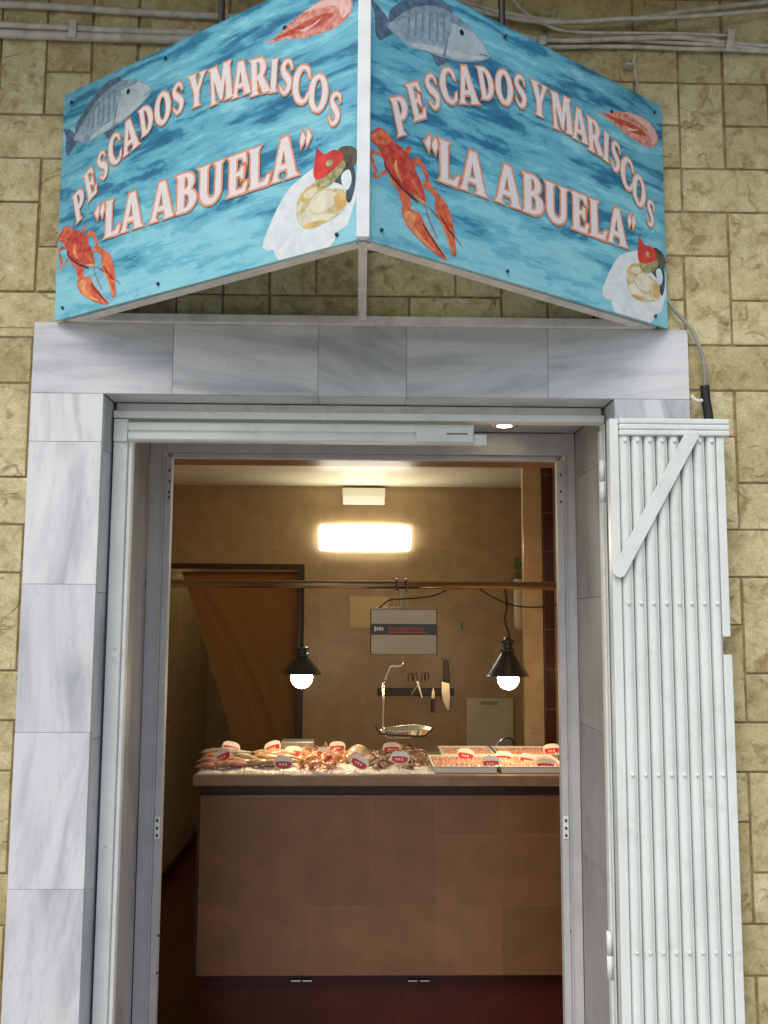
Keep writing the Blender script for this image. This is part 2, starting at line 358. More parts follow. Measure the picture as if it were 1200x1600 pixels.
# ------------------------------------------------------------------ ground
struct('pavement', B(-12, 12, -14, 3.6, -.06, 0), 'asphalt')
FLZ = .05

# ------------------------------------------------------------------ building: stone facade, marble surround, frames
YM = 2.60                                     # marble front
XL0, XR0 = -.924, X(1076, 560, YM)            # marble outer edges
ZT = Z(560, 509, YM)                          # marble top
XL1 = (X(160, 700, YM) + X(122, 1590, YM)) / 2
XR1 = X(960, 640, YM)
ZL = Z(560, 619, YM)                          # underside of the lintel
YF = 3.10                                     # shop front frame
bld = thing('shop_building', 'yellow split stone shop facade with white marble door surround', 'building', (0, 3.3, 0))

def facade():
    bm = bmesh.new(); bm.loops.layers.float_color.new('rnd')
    m = .1325; Y0, Y1 = YM + .0175, YM + .05; xc = 1.0557; zc = CAM.z + 1.4451
    occ = {}
    c0, c1, r0, r1 = -24, 14, -5, 24           # columns right of xc, rows below zc
    fixed = [(-1, -1, 1, 2), (0, -3, 2, 2), (0, 0, 2, 1), (-2, -1, 1, 1), (-2, 0, 1, 1), (-1, 1, 3, 1), (-2, 2, 2, 1), (0, 2, 2, 2), (-2, 3, 1, 1), (-1, 3, 1, 2),
             (0, 4, 2, 1), (-2, 4, 1, 1), (-2, 5, 3, 1), (-1, 6, 1, 1), (0, 6, 1, 2), (-1, 7, 1, 2), (0, 8, 1, 1), (-1, 9, 3, 1), (-1, 10, 1, 1), (0, 10, 1, 2),
             (-1, 11, 1, 2), (0, 12, 1, 1), (-1, 13, 3, 1), (-1, 14, 1, 1), (0, 14, 1, 2), (-1, 15, 1, 2), (0, 16, 1, 1), (-1, 17, 3, 1), (-1, 18, 1, 2), (0, 18, 1, 1)]
    bl = []
    def put(c, r, a, b):
        for i in range(a):
            for j in range(b): occ[(c + i, r + j)] = 1
        bl.append((c, r, a, b))
    for c, r, a, b in fixed:
        if all((c + i, r + j) not in occ for i in range(a) for j in range(b)): put(c, r, a, b)
    # left strip: pinwheel pairs as in the photograph
    for k in range(-2, 6):
        r = k * 4
        for c, rr, a, b in ((-16, r, 2, 1), (-16, r + 1, 1, 1), (-16, r + 2, 1, 2), (-15, r + 1, 1, 2), (-15, r + 3, 1, 1)):
            if rr >= r0 and all((c + i, rr + j) not in occ for i in range(a) for j in range(b)): put(c, rr, a, b)
    for r in range(r0, r1):
        for c in range(c0, c1):
            if (c, r) in occ: continue
            opts = [(2, 1), (1, 2), (3, 1), (1, 1), (2, 1), (1, 2)]; rnd.shuffle(opts)
            for a, b in opts + [(1, 1)]:
                if c + a <= c1 and all((c + i, r + j) not in occ for i in range(a) for j in range(b)):
                    put(c, r, a, b); break
    g = .0034
    for c, r, a, b in bl:
        x0, x1 = xc + c * m, xc + (c + a) * m; z1 = zc - r * m; z0 = z1 - b * m
        jx = rnd.uniform(-.0012, .0012)
        x0, x1, z0, z1 = x0 + g + jx, x1 - g + jx, z0 + g * .8, z1 - g * .8
        z0 = max(z0, .0)
        if z1 <= z0 + .01: continue
        # clip by the marble and opening (blocks run 12 mm behind the marble's edge)
        e = .012; segs = [(x0, x1, z0, z1)]
        if z0 < ZT - e and x1 > XL0 + e and x0 < XR0 - e:
            segs = []
            if x0 < XL0 + e - .008: segs.append((x0, XL0 + e, z0, z1))
            if x1 > XR0 - e + .008: segs.append((XR0 - e, x1, z0, z1))
            if z1 > ZT - e + .008: 
                for s in list(segs): pass
                segs = [(x0, x1, ZT - e, z1)] + [(s[0], s[1], z0, ZT - e - .0005) for s in segs]
        col = (rnd.random(), rnd.random(), rnd.random())
        yj = rnd.uniform(-.0018, .0018)
        for (a0, a1, b0, b1) in segs:
            fs = box(bm, a0, a1, Y0 + yj, Y1, b0, b1, bev=.0032 if min(a1 - a0, b1 - b0) > .02 else 0)
            set_rnd(bm, fs, col)
    return obj('stone_cladding', bm, 'stone', bld)
facade()
bm = bmesh.new()                               # masonry behind the stone, marble and frames
YB0, YB1 = YM + .022, YF + .10
box(bm, -2.2, XL1 - .022, YB0, YB1, 0, 4.2); box(bm, XR1 + .022, 3.0, YB0, YB1, 0, 4.2); box(bm, XL1 - .022, XR1 + .022, YB0, YB1, ZL + .022, 4.2)
obj('wall', bm, 'grout', bld)
ZO = at(600, 0, 2.6).z + .12
obj('balcony_slab', B(-2.2, 3.0, 2.0, YB0 - .002, ZO, ZO + .2), 'concrete', bld)

YG = 2.70
def marble():
    bm = bmesh.new(); bm.loops.layers.float_color.new('rnd'); g = .0006; y0, y1 = YM, YM + .02
    def slab(x0, x1, y0_, y1_, z0, z1, ang):
        nonlocal bm
        fs = box(bm, x0 + g, x1 - g, y0_, y1_, z0 + g, z1 - g, bev=.0007, seg=1); set_rnd(bm, fs, (ang, rnd.random(), rnd.random()))
    xs = [XL0] + [X(p, 570, YM) for p in (270, 497, 635, 856)] + [XR0]
    zj = Z(100, 612, YM)
    for i, (a, b) in enumerate(zip(xs, xs[1:])): slab(a, b, y0, y1, ZL, ZT, [.0, .98, .93, .02, .02][i])
    zs = [ZL] + [Z(110, p, YM) for p in (690, 913, 1145, 1390)] + [-.02]
    for a, b in zip(zs, zs[1:]): slab(XL0, XL1, y0, y1, b, a, .25 + rnd.uniform(-.03, .03))
    zs = [ZL] + [Z(1010, p, YM) for p in (708, 930, 1160, 1400)] + [-.02]
    for a, b in zip(zs, zs[1:]): slab(XR1, XR0, y0, y1, b, a, .25 + rnd.uniform(-.03, .03))
    # reveals and soffit slabs, butted behind the face slabs: full tone in front of the gate, darker copy behind it
    def reveal(ya, yb):
        for a, b in zip(zs, zs[1:]):
            slab(XL1 - .0205, XL1 - .0005, ya, yb, b, a, .25); slab(XR1 + .0005, XR1 + .0205, ya, yb, b, a, .25)
        for a, b in zip([XL1] + xs[2:4] + [XR1], xs[2:4] + [XR1]): slab(a, b, ya, yb, ZL + .0005, ZL + .0205, .0)
    reveal(y1 + .0002, YG + .01)
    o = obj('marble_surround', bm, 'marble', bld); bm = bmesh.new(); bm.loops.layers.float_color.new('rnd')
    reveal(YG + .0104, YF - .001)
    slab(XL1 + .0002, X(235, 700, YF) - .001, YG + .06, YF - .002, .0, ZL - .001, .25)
    return obj('marble_reveal', bm, 'marble_darker', bld)
marble()
bm = bmesh.new(); e_ = .0012
box(bm, XL0 + e_, XL1 - .002, YM + e_, YM + .018, 0, ZT - e_); box(bm, XR1 + .002, XR0 - e_, YM + e_, YM + .018, 0, ZT - e_); box(bm, XL1 - .0021, XR1 + .0021, YM + e_ + .0002, YM + .0178, ZL + .002, ZT - e_ - .0002)
obj('joint_filler', bm, 'filler', bld)
obj('doorstep', B(XL1 + .001, XR1 - .001, YM + .03, YF - .001, -.02, FLZ - .004, bev=.004), 'marble', bld)

# aluminium shop-front frame
fx0, fx1 = X(235, 700, YF), X(905, 700, YF); ix0, ix1 = X(268, 700, YF), X(871, 700, YF)
fz1 = Z(560, 694, YF); iz1 = Z(560, 716, YF)
bm = bmesh.new()
for (a, b, s) in ((fx0 + .0005, ix0, 1), (XR1 - .0005, ix1, -1)):
    c = b - s * .022
    box(bm, a, c, YF, YF + .055, 0, ZL, bev=.002); box(bm, c + s * .0003, b, YF + .014, YF + .05, 0, iz1 + .001, bev=.002)
    box(bm, c - s * .004, c, YF - .004, YF - .0002, 0, iz1 + .02, bev=.001)
box(bm, ix0 - .0225, ix1 + .0225, YF + .002, YF + .053, iz1 + .016, ZL - .001, bev=.002); box(bm, ix0 + .001, ix1 - .001, YF + .016, YF + .048, iz1, iz1 + .0155, bev=.002)
df = obj('door_frame', bm, 'alu', bld)
for (px, py) in ((269, 735), (269, 752), (268, 769), (268, 777), (872, 742), (872, 768), (872, 784), (252, 1462), (250, 1520), (888, 1455), (890, 1512)):
    p = at(px, py, YF + .013); s = 1 if px > 500 else -1
    bm = bmesh.new(); box(bm, p.x - .003 + s * .009, p.x + .003 + s * .009, YF + .0118, YF + .0145, p.z - .004, p.z + .004, bev=.001); obj('screw_hole', bm, 'black', df)
for s, px, py in ((-1, 250, 1293), (1, 882, 1293)):
    p = at(px, py, YF + .012); bx = (ix0 - .011) if s < 0 else (ix1 + .011)
    pl = obj('strike_plate', B(bx - .0085, bx + .0085, YF + .010, YF + .0138, p.z - .035, p.z + .035, bev=.001), 'gate', df)
    for d in (-.024, -.002, .022): bm = bmesh.new(); box(bm, bx - .0035, bx + .0035, YF + .0085, YF + .0099, p.z + d - .004, p.z + d + .004); obj('screw', bm, 'black', pl)

# lit downlight in the recess
def downlight(name, lab, p, r, e, rot=0, parent=None, watts=0, group=None):
    t = thing(name, lab, 'light', p, group)
    bm = bmesh.new(); lathe(bm, (0, 0, 0), [(r * .78, -.002), (r, -.0035), (r * 1.25, -.002), (r * 1.25, 0.001)], 24); obj('bezel', bm, 'chrome', t, True, True)
    bm = bmesh.new(); lathe(bm, (0, 0, 0), [(0, -.0045), (r * .45, -.004), (r * .8, -.001)], 24); obj('lens', bm, e, t, True, True)
    if watts:
        l = bpy.data.lights.new('glow', 'SPOT'); l.energy = watts; l.color = (1, .78, .5); l.spot_size = R(120); l.spot_blend = .6; l.shadow_soft_size = r
        o = bpy.data.objects.new('glow', l); C.objects.link(o); o.parent = t; o.location = (0, 0, -.02)
    return t
p = ray(788, 665); p = CAM + p * ((ZL - CAM.z) / p.z)
downlight('downlight', 'small lit downlight in the soffit of the door recess', (p.x, min(p.y, 3.0), ZL), .036, 'spot', watts=.35)

# ------------------------------------------------------------------ security gate
YG = 2.70
gt = thing('security_gate', 'white folding metal security gate swung open against the marble', 'gate', (XR1, YG, 0))
bm = bmesh.new()
gx0, gx1 = X(176, 700, YG), X(199, 700, YG); gz = Z(560, 657, YG)
box(bm, XL1 + .006, gx1, YG, YG + .045, .0, gz - .001, bev=.003); obj('gate_post', bm, 'gate_dirty', gt); bm = bmesh.new(); box(bm, gx1 + .0005, gx1 + .012, YG + .012, YG + .04, 0, gz - .02, bev=.002)
obj('stop_strip', bm, 'gate_dirty', gt); bm = bmesh.new(); rx0 = X(944, 700, YG); box(bm, rx0, XR1 - .003, YG, YG + .045, 0, gz - .001, bev=.003); obj('gate_post', bm, 'gate_dirty', gt); bm = bmesh.new(); box(bm, rx0 - .008, rx0 - .0005, YG + .012, YG + .04, 0, gz - .02, bev=.002)
obj('stop_strip', bm, 'gate_dirty', gt)
bm = bmesh.new(); zz = Z(560, 637, YG); zm = Z(560, 645, YG)
box(bm, XL1 + .004, XR1 - .004, YG - .006, YG + .045, gz, zm - .001, bev=.003); box(bm, XL1 + .008, XR1 - .008, YG + .012, YG + .045, zm, min(zz + .012, ZL - .001), bev=.003)
obj('head_rail', bm, 'gate_dirty', gt)
# track under the head rail
YT = YG - .004; bm = bmesh.new()
z1, z0 = Z(450, 661, YT), Z(450, 690, YT); h = z1 - z0; ta, tb = gx1 + .001, X(740, 675, YT)
prof = [(YT + .04, z0), (YT + .006, z0), (YT, z0 + .1 * h), (YT, z0 + .38 * h), (YT + .006, z0 + .44 * h), (YT + .006, z0 + .5 * h), (YT - .002, z0 + .56 * h), (YT - .002, z0 + .9 * h), (YT + .004, z1), (YT + .04, z1)]
a = [bm.verts.new((ta, y, z)) for y, z in prof]; b = [bm.verts.new((tb, y, z)) for y, z in prof]
for k in range(len(a)): bm.faces.new((a[k], a[(k + 1) % len(a)], b[(k + 1) % len(a)], b[k]))
bm.faces.new(a); bm.faces.new(b[::-1])
box(bm, tb + .0005, X(761, 675, YT), YT + .004, YT + .03, z0 - .004, z0 + .5 * h, bev=.002)
tr = obj('track', bm, 'gate', gt)
bm = bmesh.new(); box(bm, X(650, 675, YT), tb - .002, YT - .012, YT - .0025, z0 + .03 * h, z0 + .80 * h, bev=.002)
lk = obj('latch_box', bm, 'gate', tr)
bm = bmesh.new(); box(bm, X(697, 675, YT), X(730, 675, YT), YT - .0135, YT - .0122, z0 + .42 * h, z0 + .50 * h); obj('slot', bm, 'printgrey', lk)
bm = bmesh.new(); box(bm, XL1 + .007, gx1, YG - .008, YG - .0005, z0 - .004, gz - .004, bev=.002); obj('corner_block', bm, 'gate', gt)
for px, py in ((180, 1013), (165, 1322)): bm = bmesh.new(); ball(bm, at(px, py, YG - .001), .0045, 10); obj('rivet', bm, 'gate', gt, True)

# leaf
YLF = 2.535
leafbot = .04
def gX(px, py=943): return X(px, py, YLF)
zt = Z(1050, 655, YLF); zc_ = Z(1050, 682, YLF)
pitch = (gX(1119) - gX(981)) / 7; x_first = gX(981)
sx0, sx1 = gX(957.5), gX(972)
leaf = obj('gate_leaf', B(sx1 - .004, gX(1134) - .004, YLF + .024, YLF + .028, leafbot, zc_ + .01), 'gate', gt)
bm = bmesh.new(); box(bm, sx0, sx1, YLF - .004, YLF + .03, leafbot, zt, bev=.003); obj('stile', bm, 'gate', leaf)
for k in range(8):
    cx = x_first + k * pitch; bm = bmesh.new()
    rr = .0118; pf = [(cx - rr - .001, YLF + .0235), (cx - rr - .001, YLF + .004)]
    for j in range(9):
        a_ = math.pi - math.pi * j / 8; pf.append((cx + rr * math.cos(a_), YLF + .001 - .0085 * math.sin(a_)))
    if k < 7: pf += [(cx + rr, YLF + .004), (cx + pitch * .50, YLF + .004), (cx + pitch * .50, YLF + .0235)]
    else: pf += [(cx + rr, YLF + .004), (cx + pitch * .36, YLF + .003), (cx + pitch * .36, YLF + .0235)]
    prism(bm, pf, leafbot, zc_ - .0005); s = obj('slat', bm, 'gate', leaf)
    for f in s.data.polygons: f.use_smooth = False
    for py in (690, 943, 1210, 1487):
        bm = bmesh.new(); ball(bm, (cx, YLF - .0095, Z(1050, py, YLF)), .0052, 10, (1, .8, 1)); obj('rivet', bm, 'gate', s, True)
bm = bmesh.new()                                # lock edge with its notch
ex0, ex1 = x_first + 7 * pitch + pitch * .40, gX(1139)
za, zb_ = Z(1130, 995, YLF), Z(1130, 1023, YLF)
box(bm, ex0, ex1, YLF - .006, YLF + .011, za, zc_ - .001, bev=.002); box(bm, ex0, ex1 - .02, YLF + .002, YLF + .0109, zb_ + .0005, za - .0005)
box(bm, ex0, ex1 + .002, YLF - .006, YLF + .011, leafbot, zb_, bev=.002)
obj('lock_edge', bm, 'gate', leaf)
bm = bmesh.new(); hh = (zt - zc_) / 3; cxa, cxb = sx1 + .0005, X(1140, 670, YLF - .012)
for i in range(3): box(bm, cxa, cxb, YLF - .014, YLF + .03, zc_ + i * hh + .0004, zc_ + (i + 1) * hh - .0004, bev=.0038)
obj('top_rail', bm, 'gate', leaf)
bm = bmesh.new(); yb = YLF - .0165
p0, p1 = at(1083, 676, yb), at(967, 893, yb); ax = (p1 - p0).normalized(); sd_ = Vector((-ax.z, 0, ax.x)) * .0185
pts = [p0 + sd_ * 1.0, p0 - sd_]
for j in range(9):
    a_ = -math.pi / 2 + math.pi * j / 8; pts.append(p1 + ax * math.cos(a_) * .015 + sd_ * math.sin(a_))
prism_xz(bm, [(q.x, q.z) for q in pts], yb - .002, yb + .0022); bmesh.ops.bevel(bm, geom=bm.edges[:], offset=.0008, segments=1, affect='EDGES'); obj('brace', bm, 'gate', leaf)
for (px, y0_, y1_) in ((941, 720, 785), (953, 1455, 1530)):
    bm = bmesh.new(); c = at(px, (y0_ + y1_) / 2, 2.61); zA, zB = Z(px, y0_, 2.61), Z(px, y1_, 2.61); zm_ = (zA + zB) / 2
    lathe(bm, (c.x, 2.61, 0), [(0, zm_ + .0008), (.0085, zm_ + .0008), (.0085, zA), (0, zA)], 14); obj('hinge', bm, 'gate', gt, True); bm = bmesh.new(); lathe(bm, (c.x, 2.61, 0), [(0, zB), (.0085, zB), (.0085, zm_ - .0008), (0, zm_ - .0008)], 14)
    obj('hinge', bm, 'gate', gt, True)

# ------------------------------------------------------------------ the sign
YS = YM - .012
ZB = (Z(88, 500, YS) + Z(1042, 514, YS)) / 2; ZTp = (Z(98, 153, YS) + Z(1035, 162, YS)) / 2
r_ = ray(567, 372); YN = (ZB - CAM.z) / r_.z * r_.y
XN = X(567, 372, YN); XA = (X(88, 500, YS) + X(98, 153, YS)) / 2; XB = (X(1042, 514, YS) + X(1035, 162, YS)) / 2
sign = thing('shop_sign', 'blue V-shaped fishmonger sign reading Pescados y Mariscos "La Abuela"', 'sign', (XN, YS, ZB))

def arc(cx, cy, rx, ry, a0, a1, n=10):
    return [(cx + rx * math.cos(R(a0 + (a1 - a0) * i / n)), cy + ry * math.sin(R(a0 + (a1 - a0) * i / n))) for i in range(n + 1)]
def ribbon(pts, wd):
    P = cr([(x, y, 0) for x, y in pts], 4); n = len(P); L_, R_ = [], []
    for i, p in enumerate(P):
        t = (P[min(i + 1, n - 1)] - P[max(i - 1, 0)]).normalized(); f = i / (n - 1) * (len(wd) - 1); k = min(int(f), len(wd) - 2); w_ = wd[k] + (wd[k + 1] - wd[k]) * (f - k)
        L_.append((p.x - t.y * w_ / 2, p.y + t.x * w_ / 2)); R_.append((p.x + t.y * w_ / 2, p.y - t.x * w_ / 2))
    return L_ + R_[::-1]
G = {
 'I': (.36, [[(.0, 0), (.36, 0), (.30, .08), (.30, .92), (.36, 1), (0, 1), (.07, .92), (.07, .08)]]),
 'L': (.66, [[(0, 0), (.60, 0), (.68, .24), (.60, .24), (.50, .11), (.30, .11), (.29, .92), (.36, 1), (0, 1), (.06, .92), (.07, .08)]]),
 'A': (.88, [[(.32, 1), (.54, 1), (.82, .08), (.90, 0), (.50, 0), (.57, .08), (.53, .24), (.26, .24), (.21, .08), (.28, 0), (0, 0), (.07, .08)], [(.30, .35), (.50, .35), (.41, .74)]]),
 'B': (.68, [[(0, 0)] + arc(.34, .28, .34, .28, -90, 62) + arc(.32, .76, .28, .24, -45, 90) + [(0, 1), (.07, .92), (.07, .08)], [(.28, .10)] + arc(.34, .28, .12, .18, -90, 90, 6) + [(.28, .46)], [(.28, .58)] + arc(.33, .75, .09, .16, -90, 90, 6) + [(.28, .91)]]),
 'D': (.76, [[(0, 0)] + arc(.28, .5, .48, .5, -90, 90, 14) + [(0, 1), (.07, .92), (.07, .08)], [(.28, .11)] + arc(.30, .5, .22, .39, -90, 90, 10) + [(.28, .89)]]),
 'E': (.64, [[(0, 0), (.58, 0), (.66, .25), (.58, .25), (.49, .11), (.28, .11), (.28, .46), (.41, .46), (.46, .36), (.52, .36), (.52, .66), (.46, .66), (.41, .56), (.28, .56), (.28, .90), (.46, .90), (.54, .76), (.61, .76), (.58, 1), (0, 1), (.07, .92), (.07, .08)]]),
 'P': (.68, [[(0, 0), (.36, 0), (.28, .08), (.28, .40)] + arc(.36, .70, .32, .30, -90, 90) + [(0, 1), (.07, .92), (.07, .08)], [(.28, .52)] + arc(.34, .72, .12, .19, -90, 90, 6) + [(.28, .91)]]),
 'R': (.84, [[(0, 0), (.36, 0), (.28, .08), (.28, .40), (.33, .40), (.54, 0), (.88, 0), (.79, .08), (.54, .46)] + arc(.36, .72, .31, .28, -50, 90) + [(0, 1), (.07, .92), (.07, .08)], [(.28, .52)] + arc(.34, .72, .12, .19, -90, 90, 6) + [(.28, .91)]]),
 'O': (.84, [arc(.42, .5, .42, .52, 0, 345, 23), arc(.42, .5, .19, .40, 0, 345, 23)]),
 'C': (.74, [arc(.42, .5, .42, .52, 48, 312, 20) + [(.74, .32), (.67, .28)] + arc(.47, .5, .24, .42, 305, 55, 16) + [(.68, .70), (.74, .68)]]),
 'S': (.60, [ribbon([(.56, .74), (.46, .93), (.27, .95), (.13, .80), (.20, .62), (.36, .49), (.49, .33), (.42, .12), (.24, .05), (.05, .24)], [.03, .08, .10, .15, .19, .21, .20, .14, .08, .03])]),
 'U': (.80, [[(0, 1), (.07, .92), (.07, .34)] + arc(.39, .31, .32, .33, 180, 360) + [(.71, .92), (.80, 1), (.48, 1), (.56, .92), (.56, .32)] + arc(.42, .32, .14, .20, 360, 180, 6) + [(.28, .92), (.35, 1)]]),
 'Y': (.82, [[(.22, 0), (.58, 0), (.50, .08), (.50, .42), (.74, .92), (.84, 1), (.52, 1), (.61, .92), (.44, .56), (.30, .92), (.37, 1), (-.03, 1), (.05, .92), (.28, .40), (.28, .08)]]),
 'M': (1.02, [[(0, 0), (.26, 0), (.19, .08), (.21, .66), (.43, .06), (.51, .06), (.71, .66), (.70, .08), (.63, 0), (1.02, 0), (.94, .08), (.90, .92), (.98, 1), (.68, 1), (.52, .52), (.34, 1), (.02, 1), (.10, .92), (.07, .08)]]),
 'q': (.44, [[(.16, 1), (.20, .82), (.13, .62), (.0, .80)], [(.38, 1), (.42, .82), (.35, .62), (.22, .80)]]),
 'Q': (.44, [[(.06, .62), (.02, .80), (.09, 1), (.22, .82)], [(.28, .62), (.24, .80), (.31, 1), (.44, .82)]]),
}
def area(p): return .5 * sum(p[i][0] * p[(i + 1) % len(p)][1] - p[(i + 1) % len(p)][0] * p[i][1] for i in range(len(p)))
def grow(p, d):
    """polygon moved outwards by d (inwards if negative)"""
    if area(p) < 0: p = p[::-1]
    n = len(p); out = []
    for i in range(n):
        a, b, c = Vector(p[i - 1]), Vector(p[i]), Vector(p[(i + 1) % n])
        e1, e2 = (b - a), (c - b)
        if e1.length < 1e-6 or e2.length < 1e-6: continue
        e1.normalize(); e2.normalize(); n1, n2 = Vector((e1.y, -e1.x)), Vector((e2.y, -e2.x)); m_ = (n1 + n2)
        if m_.length < .3: m_ = n1
        m_.normalize(); k = min(1 / max(m_.dot(n1), .4), 1.7); q = b + m_ * d * k; out.append((q.x, q.y))
    return out
def blob(p, k=3):
    """smooth closed outline through the points"""
    n = len(p); P = [Vector(q) for q in p]; out = []
    for i in range(n):
        a, b, c, d = P[i - 1], P[i], P[(i + 1) % n], P[(i + 2) % n]
        for j in range(k):
            t = j / k; v = .5 * ((2 * b) + (c - a) * t + (2 * a - 5 * b + 4 * c - d) * t * t + (3 * b - a - 3 * c + d) * t ** 3); out.append((v.x, v.y))
    return out

def poly_faces(bm, loops, f, off, mi=0, th=.0003):
    """flat filled shape with holes, thin relief: loops in (u,v) -> f(u,v,offset)"""
    vs = [[Vector((x, y, 0)) for x, y in lp] for lp in loops]; tris = tessellate_polygon(vs)
    flat = [q for lp in loops for q in lp]; bv = [bm.verts.new(f(q[0], q[1], off)) for q in flat]
    for t in tris:
        try: bm.faces.new([bv[i] for i in t]).material_index = mi
        except ValueError: pass

